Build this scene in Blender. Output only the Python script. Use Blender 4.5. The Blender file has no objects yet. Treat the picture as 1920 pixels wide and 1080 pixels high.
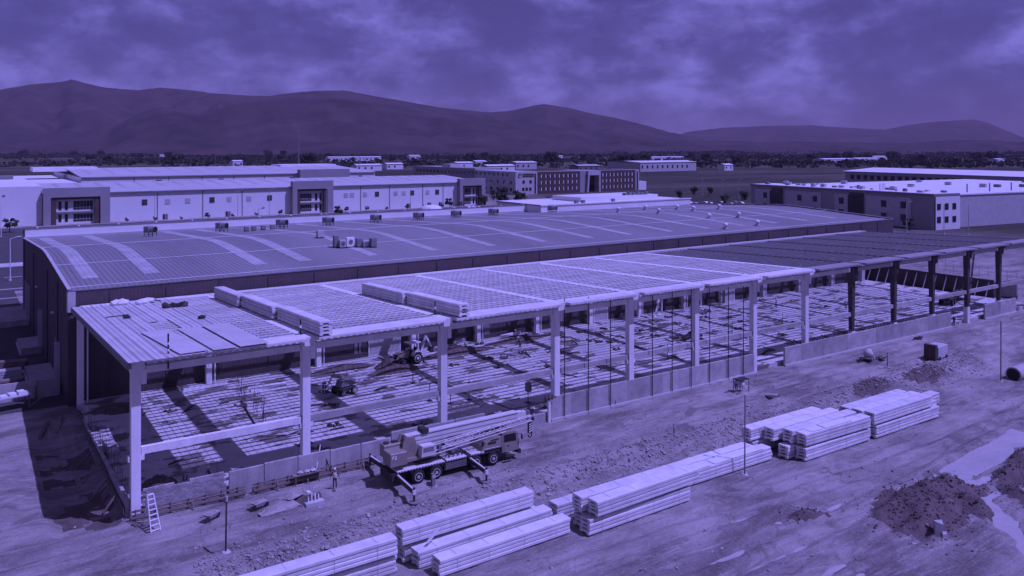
import bpy, math, random
import numpy as np
from mathutils import Vector, Matrix

R = math.radians
random.seed(7)
scene = bpy.context.scene
COL = scene.collection

# ------------------------------------------------------------------ camera
CX, CY, CZ = -12.555, -72.676, 30.0
YAW, FPX, HY = 0.97192, 1549.0, 275.5
cam_d = bpy.data.cameras.new('camera')
cam_d.sensor_width = 36.0
cam_d.lens = 36.0 * FPX / 1920.0
cam_d.shift_y = -(540.0 - HY) / 1920.0
cam_d.clip_start = 0.5
cam_d.clip_end = 40000.0
cam = bpy.data.objects.new('camera', cam_d)
COL.objects.link(cam)
cam.location = (CX, CY, CZ)
cam.rotation_euler = (math.pi / 2, 0, YAW - math.pi / 2)
scene.camera = cam

# ------------------------------------------------------------------ sun, sky, exposure
SHADOW = Vector((-0.40, 0.47, -1.0)).normalized()      # direction the light travels
SUN_EL = math.asin(-SHADOW.z)
SUN_AZ = math.atan2(-SHADOW.x, -SHADOW.y)              # clockwise from +Y
sun_d = bpy.data.lights.new('sun', 'SUN')
sun_d.energy = 3.4
sun_d.angle = R(0.55)
sun_d.color = (1.0, 0.98, 0.95)
sun = bpy.data.objects.new('sun', sun_d)
COL.objects.link(sun)
sun.location = (60, -60, 120)
sun.rotation_euler = SHADOW.to_track_quat('-Z', 'Y').to_euler()

world = bpy.data.worlds.new('World')
scene.world = world
world.use_nodes = True


def sky_nodes():
    nt = world.node_tree
    N, L = nt.nodes, nt.links
    bg = N['Background']
    bg.inputs['Strength'].default_value = 0.10
    sky = N.new('ShaderNodeTexSky')
    sky.sky_type = 'NISHITA'
    sky.sun_disc = False
    sky.sun_elevation = SUN_EL
    sky.sun_rotation = SUN_AZ
    sky.altitude = 1900
    sky.air_density = 1.0
    sky.dust_density = 2.0
    tc = N.new('ShaderNodeTexCoord')
    sep = N.new('ShaderNodeSeparateXYZ')
    L.new(tc.outputs['Generated'], sep.inputs[0])

    def m(op, a, b=None):
        n = N.new('ShaderNodeMath'); n.operation = op
        for k, v in ((0, a), (1, b)):
            if v is None: continue
            if isinstance(v, (int, float)): n.inputs[k].default_value = v
            else: L.new(v, n.inputs[k])
        return n.outputs[0]
    cmb = N.new('ShaderNodeCombineXYZ')
    L.new(sep.outputs['X'], cmb.inputs[0]); L.new(sep.outputs['Y'], cmb.inputs[1]); L.new(m('MULTIPLY', sep.outputs['Z'], 1.9), cmb.inputs[2])

    def noise(scale, detail, rough, dist, off):
        mp = N.new('ShaderNodeMapping'); mp.inputs['Location'].default_value = off
        L.new(cmb.outputs[0], mp.inputs[0])
        n = N.new('ShaderNodeTexNoise')
        n.inputs['Scale'].default_value = scale; n.inputs['Detail'].default_value = detail
        n.inputs['Roughness'].default_value = rough; n.inputs['Distortion'].default_value = dist
        L.new(mp.outputs[0], n.inputs['Vector'])
        return n.outputs[0]
    n1 = noise(8.0, 11, 0.56, 0.12, (7.4, 2.9, 1.2))
    n2 = noise(2.3, 4, 0.5, 0.2, (2.6, 7.7, 0.4))
    n3 = noise(21.0, 9, 0.60, 0.2, (1.5, 8.8, 5.0))
    s = m('ADD', m('MULTIPLY', n1, 0.62), m('MULTIPLY', n2, 0.28))
    s = m('ADD', s, m('MULTIPLY', n3, 0.26))
    ramp = N.new('ShaderNodeValToRGB')
    e = ramp.color_ramp.elements
    e[0].position = 0.505; e[0].color = (1.30, 1.06, 1.14, 1)
    e[1].position = 0.70; e[1].color = (4.3, 3.95, 4.05, 1)
    for p_, c_ in ((0.56, (1.62, 1.36, 1.46, 1)), (0.592, (2.15, 1.84, 1.95, 1)), (0.64, (3.0, 2.66, 2.76, 1))):
        k_ = ramp.color_ramp.elements.new(p_); k_.color = c_
    L.new(s, ramp.inputs[0])
    mix = N.new('ShaderNodeMix'); mix.data_type = 'RGBA'
    mix.inputs[0].default_value = 0.88
    L.new(sky.outputs[0], mix.inputs[6]); L.new(ramp.outputs[0], mix.inputs[7])
    L.new(mix.outputs[2], bg.inputs['Color'])


sky_nodes()
vs = scene.view_settings
vs.view_transform = 'Standard'
vs.look = 'None'
vs.gamma = 1.0
vs.exposure = -0.86
vs.use_curve_mapping = False
vs.use_white_balance = True          # the photograph's violet colour balance
vs.white_balance_temperature = 4570
vs.white_balance_tint = 97
scene.render.engine = 'CYCLES'
scene.cycles.use_denoising = True
scene.cycles.use_light_tree = False
scene.cycles.adaptive_threshold = 0.02
scene.cycles.max_bounces = 5
scene.cycles.diffuse_bounces = 3
scene.cycles.volume_bounces = 0


# ------------------------------------------------------------------ helpers
def un(x, y, z=0.0):
    """site coordinates of the point at height z seen at photograph pixel x, y"""
    t = FPX * (CZ - z) / (y - HY)
    k = (x - 960.0) / FPX * t
    return CX + math.cos(YAW) * t + math.sin(YAW) * k, CY + math.sin(YAW) * t - math.cos(YAW) * k


def smooth(t):
    t = max(0.0, min(1.0, t))
    return t * t * (3 - 2 * t)


def _h(ix, iy, s):
    n = (ix * 374761393 + iy * 668265263 + s * 1274126177) & 0xFFFFFFFF
    n = ((n ^ (n >> 13)) * 1274126177) & 0xFFFFFFFF
    return ((n ^ (n >> 16)) & 0xFFFF) / 65535.0


def vnoise(x, y, s=0):
    x = np.asarray(x, float); y = np.asarray(y, float)
    xi = np.floor(x).astype(np.int64); yi = np.floor(y).astype(np.int64)
    fx = x - xi; fy = y - yi
    fx = fx * fx * (3 - 2 * fx); fy = fy * fy * (3 - 2 * fy)
    a, b = _h(xi, yi, s), _h(xi + 1, yi, s)
    c, d = _h(xi, yi + 1, s), _h(xi + 1, yi + 1, s)
    return (a * (1 - fx) + b * fx) * (1 - fy) + (c * (1 - fx) + d * fx) * fy - 0.5


def fbm(x, y, o=4, s=0, g=0.5):
    r, a, f = 0, 1.0, 1.0
    for k in range(o):
        r = r + a * vnoise(np.asarray(x) * f, np.asarray(y) * f, s + k * 17)
        a *= g; f *= 2.03
    return r


class MB:
    def __init__(s):
        s.v, s.f = [], []

    def add(s, vs_, fs):
        o = len(s.v)
        s.v += [tuple(v) for v in vs_]
        s.f += [tuple(i + o for i in f) for f in fs]
        return s

    def box(s, x0, x1, y0, y1, z0, z1):
        return s.add([(x0, y0, z0), (x1, y0, z0), (x1, y1, z0), (x0, y1, z0), (x0, y0, z1), (x1, y0, z1), (x1, y1, z1), (x0, y1, z1)],
                     [(3, 2, 1, 0), (4, 5, 6, 7), (0, 1, 5, 4), (1, 2, 6, 5), (2, 3, 7, 6), (3, 0, 4, 7)])

    def cbox(s, x0, x1, y0, y1, z0, z1, c=0.06):
        """box with chamfered upper edges"""
        s.box(x0, x1, y0, y1, z0, z1 - c)
        return s.add([(x0, y0, z1 - c), (x1, y0, z1 - c), (x1, y1, z1 - c), (x0, y1, z1 - c), (x0 + c, y0 + c, z1), (x1 - c, y0 + c, z1), (x1 - c, y1 - c, z1), (x0 + c, y1 - c, z1)],
                     [(4, 5, 6, 7), (0, 1, 5, 4), (1, 2, 6, 5), (2, 3, 7, 6), (3, 0, 4, 7)])

    def hexa(s, p):
        return s.add(p, [(3, 2, 1, 0), (4, 5, 6, 7), (0, 1, 5, 4), (1, 2, 6, 5), (2, 3, 7, 6), (3, 0, 4, 7)])

    def bar(s, p, q, w, h, up=(0, 0, 1)):
        p, q = Vector(p), Vector(q)
        d = (q - p).normalized(); up = Vector(up)
        a = d.cross(up)
        if a.length < 1e-4: a = d.cross(Vector((1, 0, 0)))
        a.normalize(); b = a.cross(d).normalized()
        a *= w / 2; b *= h / 2
        return s.hexa([p - a - b, q - a - b, q + a - b, p + a - b, p - a + b, q - a + b, q + a + b, p + a + b])

    def tube(s, p, q, r, n=8, r2=None, caps=True):
        p, q = Vector(p), Vector(q)
        r2 = r if r2 is None else r2
        d = (q - p).normalized()
        a = d.cross(Vector((0, 0, 1)))
        if a.length < 1e-3: a = d.cross(Vector((1, 0, 0)))
        a.normalize(); b = d.cross(a)
        vv, ff = [], []
        for k in range(n):
            t = 2 * math.pi * k / n
            o = a * math.cos(t) + b * math.sin(t)
            vv += [p + o * r, q + o * r2]
        for k in range(n):
            i, j = 2 * k, 2 * ((k + 1) % n)
            ff.append((i, j, j + 1, i + 1))
        if caps:
            ff.append(tuple(2 * k for k in reversed(range(n)))); ff.append(tuple(2 * k + 1 for k in range(n)))
        return s.add(vv, ff)

    def path(s, pts, r, n=6):
        for a, b in zip(pts[:-1], pts[1:]): s.tube(a, b, r, n)
        return s

    def lathe(s, c, axis, prof, n=16):
        """prof: list of (distance along axis, radius)"""
        c, d = Vector(c), Vector(axis).normalized()
        a = d.cross(Vector((0, 0, 1)))
        if a.length < 1e-3: a = d.cross(Vector((1, 0, 0)))
        a.normalize(); b = d.cross(a)
        vv, ff = [], []
        for (t, r) in prof:
            for k in range(n):
                w = 2 * math.pi * k / n
                vv.append(c + d * t + (a * math.cos(w) + b * math.sin(w)) * r)
        for i in range(len(prof) - 1):
            for k in range(n):
                k2 = (k + 1) % n
                ff.append((i * n + k, i * n + k2, (i + 1) * n + k2, (i + 1) * n + k))
        ff.append(tuple(reversed(range(n)))); ff.append(tuple((len(prof) - 1) * n + k for k in range(n)))
        return s.add(vv, ff)

    def prism(s, poly, ax, t0, t1):
        """poly in the two other axes, extruded along ax ('x','y','z')"""
        n = len(poly)
        def P(a, b, t):
            return {'x': (t, a, b), 'y': (a, t, b), 'z': (a, b, t)}[ax]
        vv = [P(a, b, t0) for a, b in poly] + [P(a, b, t1) for a, b in poly]
        ff = [tuple(range(n)), tuple(range(2 * n - 1, n - 1, -1))]
        for k in range(n):
            j = (k + 1) % n
            ff.append((k, k + n, j + n, j))
        return s.add(vv, ff)

    def blob(s, c, r, n=1, jit=0.25, rnd=random):
        """an uneven stone or clod"""
        t = (1 + 5 ** .5) / 2
        V = [(-1, t, 0), (1, t, 0), (-1, -t, 0), (1, -t, 0), (0, -1, t), (0, 1, t), (0, -1, -t), (0, 1, -t), (t, 0, -1), (t, 0, 1), (-t, 0, -1), (-t, 0, 1)]
        F_ = [(0, 11, 5), (0, 5, 1), (0, 1, 7), (0, 7, 10), (0, 10, 11), (1, 5, 9), (5, 11, 4), (11, 10, 2), (10, 7, 6), (7, 1, 8), (3, 9, 4), (3, 4, 2), (3, 2, 6), (3, 6, 8), (3, 8, 9), (4, 9, 5), (2, 4, 11), (6, 2, 10), (8, 6, 7), (9, 8, 1)]
        rx, ry, rz = (r, r, r) if isinstance(r, (int, float)) else r
        o = []
        for v in V:
            k = (1 + (rnd.random() - .5) * 2 * jit) / 1.9
            o.append((c[0] + v[0] * rx * k, c[1] + v[1] * ry * k, c[2] + v[2] * rz * k))
        return s.add(o, F_)

    def mesh(s, name, mats, smooth_=False):
        me = bpy.data.meshes.new(name)
        off = s.off if hasattr(s, 'off') else (0, 0, 0)
        me.from_pydata([(v[0] - off[0], v[1] - off[1], v[2] - off[2]) for v in s.v], [], s.f)
        me.validate(clean_customdata=False)
        me.update()
        for m_ in (mats if isinstance(mats, (list, tuple)) else [mats]): me.materials.append(m_)
        if smooth_:
            me.polygons.foreach_set('use_smooth', [True] * len(me.polygons))
        import bmesh
        bm = bmesh.new(); bm.from_mesh(me)
        bmesh.ops.recalc_face_normals(bm, faces=bm.faces)
        bm.to_mesh(me); bm.free()
        return me

    def part(s, name, mat, parent=None, world=True, smooth_=False):
        """link as one mesh; world: the coordinates are site coordinates, the parent is unrotated"""
        if parent is not None and world:
            o = Vector((0, 0, 0)); p = parent
            while p is not None: o += p.location; p = p.parent
            s.off = o
        me = s.mesh(name, mat, smooth_)
        ob = bpy.data.objects.new(name, me)
        COL.objects.link(ob)
        if parent is not None: ob.parent = parent
        return ob


def tag(o, label=None, cat=None, group=None, kind=None):
    if label: o['label'] = label
    if cat: o['category'] = cat
    if group: o['group'] = group
    if kind: o['kind'] = kind
    return o


def thing(name, label, cat, loc=(0, 0, 0), rz=0.0, group=None):
    o = bpy.data.objects.new(name, None)
    o.empty_display_size = 0.3
    COL.objects.link(o)
    o.location = loc; o.rotation_euler = (0, 0, rz)
    return tag(o, label, cat, group)


def inst(me, name, parent=None, loc=(0, 0, 0), rot=(0, 0, 0), scale=(1, 1, 1)):
    o = bpy.data.objects.new(name, me)
    COL.objects.link(o)
    if parent is not None: o.parent = parent
    o.location = loc; o.rotation_euler = rot; o.scale = scale
    return o


def copy_tree(o, parent=None, kids=None):
    c = o.copy(); COL.objects.link(c); c.parent = parent
    for ch in [k for k in o.children]: copy_tree(ch, c)
    return c


# ------------------------------------------------------------------ materials
MATS = {}


def M(name, col, rough=0.85, var=0.18, scale=1.2, fine=9.0, bump=0.0, metal=0.0, ribs=None, spec=0.3, streak=None, rnd=0.0):
    """colour with two sizes of mottling; ribs=(axis, pitch, depth) profiled sheet relief"""
    if name in MATS: return MATS[name]
    m = bpy.data.materials.new(name); m.use_nodes = True
    N, L = m.node_tree.nodes, m.node_tree.links
    b = N['Principled BSDF']
    b.inputs['Roughness'].default_value = rough; b.inputs['Metallic'].default_value = metal
    b.inputs['Specular IOR Level'].default_value = spec
    geo = N.new('ShaderNodeNewGeometry')
    pos = geo.outputs['Position']
    if streak:
        mp = N.new('ShaderNodeMapping'); mp.inputs['Scale'].default_value = streak
        L.new(pos, mp.inputs[0]); vec = mp.outputs[0]
    else: vec = pos
    n1 = N.new('ShaderNodeTexNoise'); n1.inputs['Scale'].default_value = scale; n1.inputs['Detail'].default_value = 5; n1.inputs['Roughness'].default_value = 0.6
    L.new(vec, n1.inputs['Vector'])
    n2 = N.new('ShaderNodeTexNoise'); n2.inputs['Scale'].default_value = fine; n2.inputs['Detail'].default_value = 3
    L.new(pos, n2.inputs['Vector'])
    ad = N.new('ShaderNodeMath'); ad.operation = 'MULTIPLY_ADD'; ad.inputs[1].default_value = 0.35
    L.new(n2.outputs[0], ad.inputs[0]); L.new(n1.outputs[0], ad.inputs[2])
    mr = N.new('ShaderNodeMapRange'); mr.inputs[1].default_value = 0.42; mr.inputs[2].default_value = 0.93
    L.new(ad.outputs[0], mr.inputs[0])
    mx = N.new('ShaderNodeMix'); mx.data_type = 'RGBA'
    lo = [max(0.0, c * (1 - var)) for c in col]; hi = [min(1.0, c * (1 + var)) for c in col]
    mx.inputs[6].default_value = (*lo, 1); mx.inputs[7].default_value = (*hi, 1)
    L.new(mr.outputs[0], mx.inputs[0])
    colour = mx.outputs[2]
    if rnd:
        oi = N.new('ShaderNodeObjectInfo')
        rr_ = N.new('ShaderNodeMapRange'); rr_.inputs[3].default_value = 1 - rnd; rr_.inputs[4].default_value = 1 + rnd * .5
        L.new(oi.outputs['Random'], rr_.inputs[0])
        ml = N.new('ShaderNodeMix'); ml.data_type = 'RGBA'; ml.blend_type = 'MULTIPLY'; ml.inputs[0].default_value = 1.0
        L.new(colour, ml.inputs[6]); L.new(rr_.outputs[0], ml.inputs[7]); colour = ml.outputs[2]
    L.new(colour, b.inputs['Base Color'])
    h = None
    if ribs:
        ax, pitch, depth = ribs
        sp = N.new('ShaderNodeSeparateXYZ'); L.new(pos, sp.inputs[0])
        mu = N.new('ShaderNodeMath'); mu.operation = 'MULTIPLY'; mu.inputs[1].default_value = 2 * math.pi / pitch
        L.new(sp.outputs['XYZ'.index(ax)], mu.inputs[0])
        si = N.new('ShaderNodeMath'); si.operation = 'SINE'; L.new(mu.outputs[0], si.inputs[0])
        bp = N.new('ShaderNodeBump'); bp.inputs['Distance'].default_value = depth; bp.inputs['Strength'].default_value = 1.0
        L.new(si.outputs[0], bp.inputs['Height']); L.new(bp.outputs[0], b.inputs['Normal'])
    elif bump:
        bp = N.new('ShaderNodeBump'); bp.inputs['Distance'].default_value = bump; bp.inputs['Strength'].default_value = 0.7
        L.new(n2.outputs[0], bp.inputs['Height']); L.new(bp.outputs[0], b.inputs['Normal'])
    MATS[name] = m
    return m


def ground_material():
    m = bpy.data.materials.new('bare_soil'); m.use_nodes = True
    N, L = m.node_tree.nodes, m.node_tree.links
    b = N['Principled BSDF']; b.inputs['Roughness'].default_value = 0.95; b.inputs['Specular IOR Level'].default_value = 0.15
    pos = N.new('ShaderNodeNewGeometry').outputs['Position']

    def mapped(scale, rot=0.0):
        mp = N.new('ShaderNodeMapping'); mp.inputs['Scale'].default_value = scale; mp.inputs['Rotation'].default_value = (0, 0, rot)
        L.new(pos, mp.inputs[0]); return mp.outputs[0]

    def noise(vec, sc, det=5, rough=0.6, dist=0.0):
        n = N.new('ShaderNodeTexNoise'); n.inputs['Scale'].default_value = sc; n.inputs['Detail'].default_value = det
        n.inputs['Roughness'].default_value = rough; n.inputs['Distortion'].default_value = dist
        L.new(vec, n.inputs['Vector']); return n.outputs[0]

    def rng(v, a, b_, c=0.0, d=1.0):
        n = N.new('ShaderNodeMapRange'); n.inputs[1].default_value = a; n.inputs[2].default_value = b_; n.inputs[3].default_value = c; n.inputs[4].default_value = d
        L.new(v, n.inputs[0]); return n.outputs[0]

    def mix(f, a, b_):
        n = N.new('ShaderNodeMix'); n.data_type = 'RGBA'
        if isinstance(f, float): n.inputs[0].default_value = f
        else: L.new(f, n.inputs[0])
        for k, v in ((6, a), (7, b_)):
            if isinstance(v, tuple): n.inputs[k].default_value = (*v, 1)
            else: L.new(v, n.inputs[k])
        return n.outputs[2]

    def mul(a, b_):
        n = N.new('ShaderNodeMath'); n.operation = 'MULTIPLY'
        for k, v in ((0, a), (1, b_)):
            if isinstance(v, float): n.inputs[k].default_value = v
            else: L.new(v, n.inputs[k])
        return n.outputs[0]
    big = noise(mapped((0.10, 0.16, 0.1)), 1.0, 6, 0.62, 0.4)
    tracks = noise(mapped((0.09, 0.55, 0.5), 0.06), 1.3, 7, 0.68, 1.2)
    tracks2 = noise(mapped((0.16, 1.7, 0.5), -0.05), 1.2, 6, 0.66, 1.0)
    fine = noise(pos, 3.2, 6, 0.7)
    grit = noise(pos, 17.0, 3, 0.6)
    c = mix(rng(big, 0.38, 0.64), (0.165, 0.145, 0.130), (0.40, 0.365, 0.33))
    c = mix(mul(rng(tracks, 0.49, 0.66), 0.65), c, (0.47, 0.435, 0.395))
    c = mix(mul(rng(tracks2, 0.54, 0.70), 0.6), c, (0.165, 0.142, 0.125))
    c = mix(mul(rng(fine, 0.50, 0.75), 0.5), c, (0.46, 0.43, 0.39))
    c = mix(mul(rng(grit, 0.50, 0.70), 0.5), c, (0.10, 0.085, 0.07))
    patch = noise(mapped((0.22, 0.34, 0.2), .3), 1.0, 7, 0.7, 0.8)
    c = mix(mul(rng(patch, 0.55, 0.64), 0.65), c, (0.145, 0.122, 0.107))
    # open country round the works: scrub and fields
    sp = N.new('ShaderNodeSeparateXYZ'); L.new(pos, sp.inputs[0])
    fld = noise(mapped((0.0022, 0.007, 0.0), 0.2), 1.0, 5, 0.7, 0.6)
    fld2 = noise(mapped((0.012, 0.03, 0.0), 0.1), 1.0, 5, 0.75, 0.4)
    country = mix(rng(fld, 0.40, 0.60), (0.045, 0.045, 0.030), (0.105, 0.095, 0.066))
    country = mix(mul(rng(fld2, 0.52, 0.70), 0.8), country, (0.030, 0.032, 0.020))
    country = mix(mul(rng(noise(mapped((0.0016, 0.02, 0.0), 0.12), 1.0, 3, 0.6, 0.3), 0.60, 0.66), 0.7), country, (0.17, 0.15, 0.115))
    dx = rng(sp.outputs['X'], 215.0, 300.0)
    dy = rng(sp.outputs['Y'], 300.0, 420.0)
    mxn = N.new('ShaderNodeMath'); mxn.operation = 'MAXIMUM'; L.new(dx, mxn.inputs[0]); L.new(dy, mxn.inputs[1])
    c = mix(mxn.outputs[0], c, country)
    L.new(c, b.inputs['Base Color'])
    bp = N.new('ShaderNodeBump'); bp.inputs['Distance'].default_value = 0.25; bp.inputs['Strength'].default_value = 0.8
    ad = N.new('ShaderNodeMath'); ad.operation = 'ADD'; L.new(fine, ad.inputs[0]); L.new(tracks2, ad.inputs[1])
    L.new(ad.outputs[0], bp.inputs['Height']); L.new(bp.outputs[0], b.inputs['Normal'])
    return m


def slab_material():
    m = M('slab_concrete', (0.50, 0.485, 0.46), 0.8, 0.2, 0.35, 5.0)
    N, L = m.node_tree.nodes, m.node_tree.links
    b = N['Principled BSDF']
    src = b.inputs['Base Color'].links[0].from_socket
    pos = N.new('ShaderNodeNewGeometry').outputs['Position']
    mp = N.new('ShaderNodeMapping'); mp.inputs['Scale'].default_value = (0.24, 0.42, 0.3); L.new(pos, mp.inputs[0])
    n = N.new('ShaderNodeTexNoise'); n.inputs['Scale'].default_value = 1.0; n.inputs['Detail'].default_value = 5; n.inputs['Roughness'].default_value = 0.62
    L.new(mp.outputs[0], n.inputs['Vector'])
    r = N.new('ShaderNodeMapRange'); r.inputs[1].default_value = 0.535; r.inputs[2].default_value = 0.562; L.new(n.outputs[0], r.inputs[0])
    mx = N.new('ShaderNodeMix'); mx.data_type = 'RGBA'; mx.inputs[7].default_value = (0.17, 0.15, 0.135, 1)   # damp stains
    L.new(r.outputs[0], mx.inputs[0]); L.new(src, mx.inputs[6]); L.new(mx.outputs[2], b.inputs['Base Color'])
    rr = N.new('ShaderNodeMapRange'); rr.inputs[3].default_value = 0.8; rr.inputs[4].default_value = 0.45
    L.new(r.outputs[0], rr.inputs[0]); L.new(rr.outputs[0], b.inputs['Roughness'])
    return m


SOIL = ground_material()
SLAB = slab_material()
CONC = M('precast_white', (0.76, 0.75, 0.72), 0.75, 0.15, 0.5, 6.0, streak=(1.6, 1.6, 0.22), rnd=.10)
PLANKM = M('plank_concrete', (0.67, 0.655, 0.625), 0.8, 0.17, 0.7, 7.0, rnd=.16)
SHEET = M('roof_sheet_white', (0.56, 0.55, 0.53), 0.55, 0.13, 0.4, 4.0, rnd=.12)
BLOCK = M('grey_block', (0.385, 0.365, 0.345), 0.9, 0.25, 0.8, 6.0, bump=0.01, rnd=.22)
WALLC = M('site_cast_concrete', (0.40, 0.385, 0.36), 0.88, 0.28, 0.6, 4.0, streak=(1.5, 1.5, 0.3), rnd=.15)
JOINT = M('joint_dark', (0.07, 0.06, 0.055), 0.9, 0.3)
CHAR = M('charcoal_cladding', (0.085, 0.066, 0.066), 0.7, 0.2, 0.25, 3.0, ribs=('X', 0.45, 0.006))
CHARY = M('charcoal_cladding_end', (0.085, 0.066, 0.066), 0.7, 0.2, 0.25, 3.0, ribs=('Y', 0.45, 0.006))
ROOFG = M('roof_grey', (0.235, 0.225, 0.22), 0.65, 0.22, 0.09, 1.2, ribs=('X', 0.62, 0.05), streak=(1.0, .12, 1))
SKYL = M('skylight_sheet', (0.40, 0.40, 0.39), 0.5, 0.25, 0.4, 3.0, ribs=('X', 0.62, 0.03))
LAP = M('sheet_lap', (0.55, 0.55, 0.54), 0.5, 0.15, 0.5, 3.0)
WHITE = M('white_panel', (0.72, 0.715, 0.70), 0.6, 0.06, 0.06, 1.0)
PALER = M('pale_roof', (0.46, 0.455, 0.45), 0.6, 0.10, 0.05, 0.8)
WHITER = M('white_roof', (0.70, 0.70, 0.69), 0.6, 0.07, 0.05, 0.8)
GREYP = M('grey_panel', (0.30, 0.29, 0.285), 0.7, 0.10, 0.1, 1.0)
MIDG = M('mid_grey', (0.20, 0.195, 0.19), 0.7, 0.15, 0.4, 3.0)
LGREY = M('light_grey', (0.45, 0.44, 0.43), 0.65, 0.12, 0.5, 3.0)
DARK = M('dark_steel', (0.05, 0.042, 0.040), 0.6, 0.25, 1.0, 6.0)
STEEL = M('painted_dark_steel', (0.075, 0.058, 0.055), 0.6, 0.2, 0.6, 5.0)
GALV = M('galvanised', (0.42, 0.42, 0.42), 0.4, 0.15, 1.0, 6.0, metal=0.5)
GLASS = M('window_glass', (0.022, 0.022, 0.026), 0.12, 0.3, 0.3, 1.0, spec=0.6)
BRICK = M('brick_facade', (0.100, 0.066, 0.058), 0.9, 0.2, 0.3, 2.0)
RUBBER = M('tyre_rubber', (0.028, 0.026, 0.025), 0.9, 0.3, 2.0, 9.0)
YEL = M('machine_paint', (0.26, 0.22, 0.15), 0.5, 0.15, 1.0, 6.0)
CRANEP = M('crane_paint', (0.27, 0.24, 0.19), 0.45, 0.14, 0.8, 5.0)
CRANEW = M('crane_boom_paint', (0.62, 0.60, 0.56), 0.45, 0.10, 0.6, 5.0)
TIMBER = M('raw_timber', (0.22, 0.18, 0.145), 0.9, 0.3, 1.5, 9.0)
PLY = M('form_ply', (0.165, 0.135, 0.11), 0.85, 0.3, 0.8, 5.0)
SOILD = M('damp_dug_soil', (0.115, 0.090, 0.077), 0.95, 0.4, 0.8, 5.0, bump=0.06)
ROCK = M('rubble_stone', (0.32, 0.29, 0.26), 0.9, 0.45, 1.5, 9.0)
ASPH = M('asphalt', (0.075, 0.07, 0.068), 0.9, 0.2, 0.3, 5.0)
KERB = M('kerb_concrete', (0.48, 0.47, 0.45), 0.85, 0.12, 0.6, 5.0)
PAINTW = M('road_paint', (0.75, 0.75, 0.73), 0.7, 0.1)
LEAF = M('leaf_green', (0.050, 0.060, 0.028), 0.8, 0.5, 0.5, 2.0)
LEAFD = M('leaf_dark', (0.034, 0.040, 0.022), 0.8, 0.4, 0.4, 2.0)
BARK = M('bark', (0.085, 0.065, 0.05), 0.9, 0.3)
HILLM = M('scrub_hill', (0.046, 0.033, 0.031), 0.95, 0.7, 0.0045, 0.03)
RUST = M('rusty_bar', (0.085, 0.058, 0.050), 0.8, 0.3, 2.0, 9.0)
PUDM = M('muddy_water', (0.42, 0.40, 0.375), 0.15, 0.15, 0.3, 2.0, spec=0.6)
BLACKP = M('black_plastic', (0.02, 0.02, 0.02), 0.6, 0.2)
SKIN = M('skin_tone', (0.30, 0.19, 0.13), 0.6, 0.08)
JEAN = M('work_trousers', (0.05, 0.055, 0.075), 0.9, 0.2, 3.0)
VEST = M('pale_vest', (0.62, 0.60, 0.48), 0.8, 0.12, 3.0)
SHIRTD = M('dark_shirt', (0.09, 0.075, 0.07), 0.9, 0.2, 3.0)
HELM = M('white_helmet', (0.74, 0.73, 0.70), 0.4, 0.05)


# ================================================================== SETTING: ground, road, water, hills
def np_smooth(t):
    t = np.clip(t, 0, 1)
    return t * t * (3 - 2 * t)


HEAPS = [(59.2, -33.6, 5.2, 3.2, .95, 0.5), (56.0, -32.0, 4.2, 2.0, .55, 0.3), (55.0, -34.8, 3.6, 2.4, .7, 0.2), (63.4, -32.8, 3.8, 2.2, 1.05, -0.4), (61.4, -36.0, 2.6, 1.7, .9, 0.7), (48.2, -28.6, 1.9, 0.9, 0.5, -0.4),
         (71.8, -34.2, 3.5, 1.4, .8, 0.2), (77.0, -32.8, 4.2, 1.0, .7, 0.15), (67.5, -36.4, 2.6, 1.2, .6, .9), (84.0, -11.8, 4.0, 1.2, .6, .1), (96, -12.2, 5.0, 1.2, .6, .0)]


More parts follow.
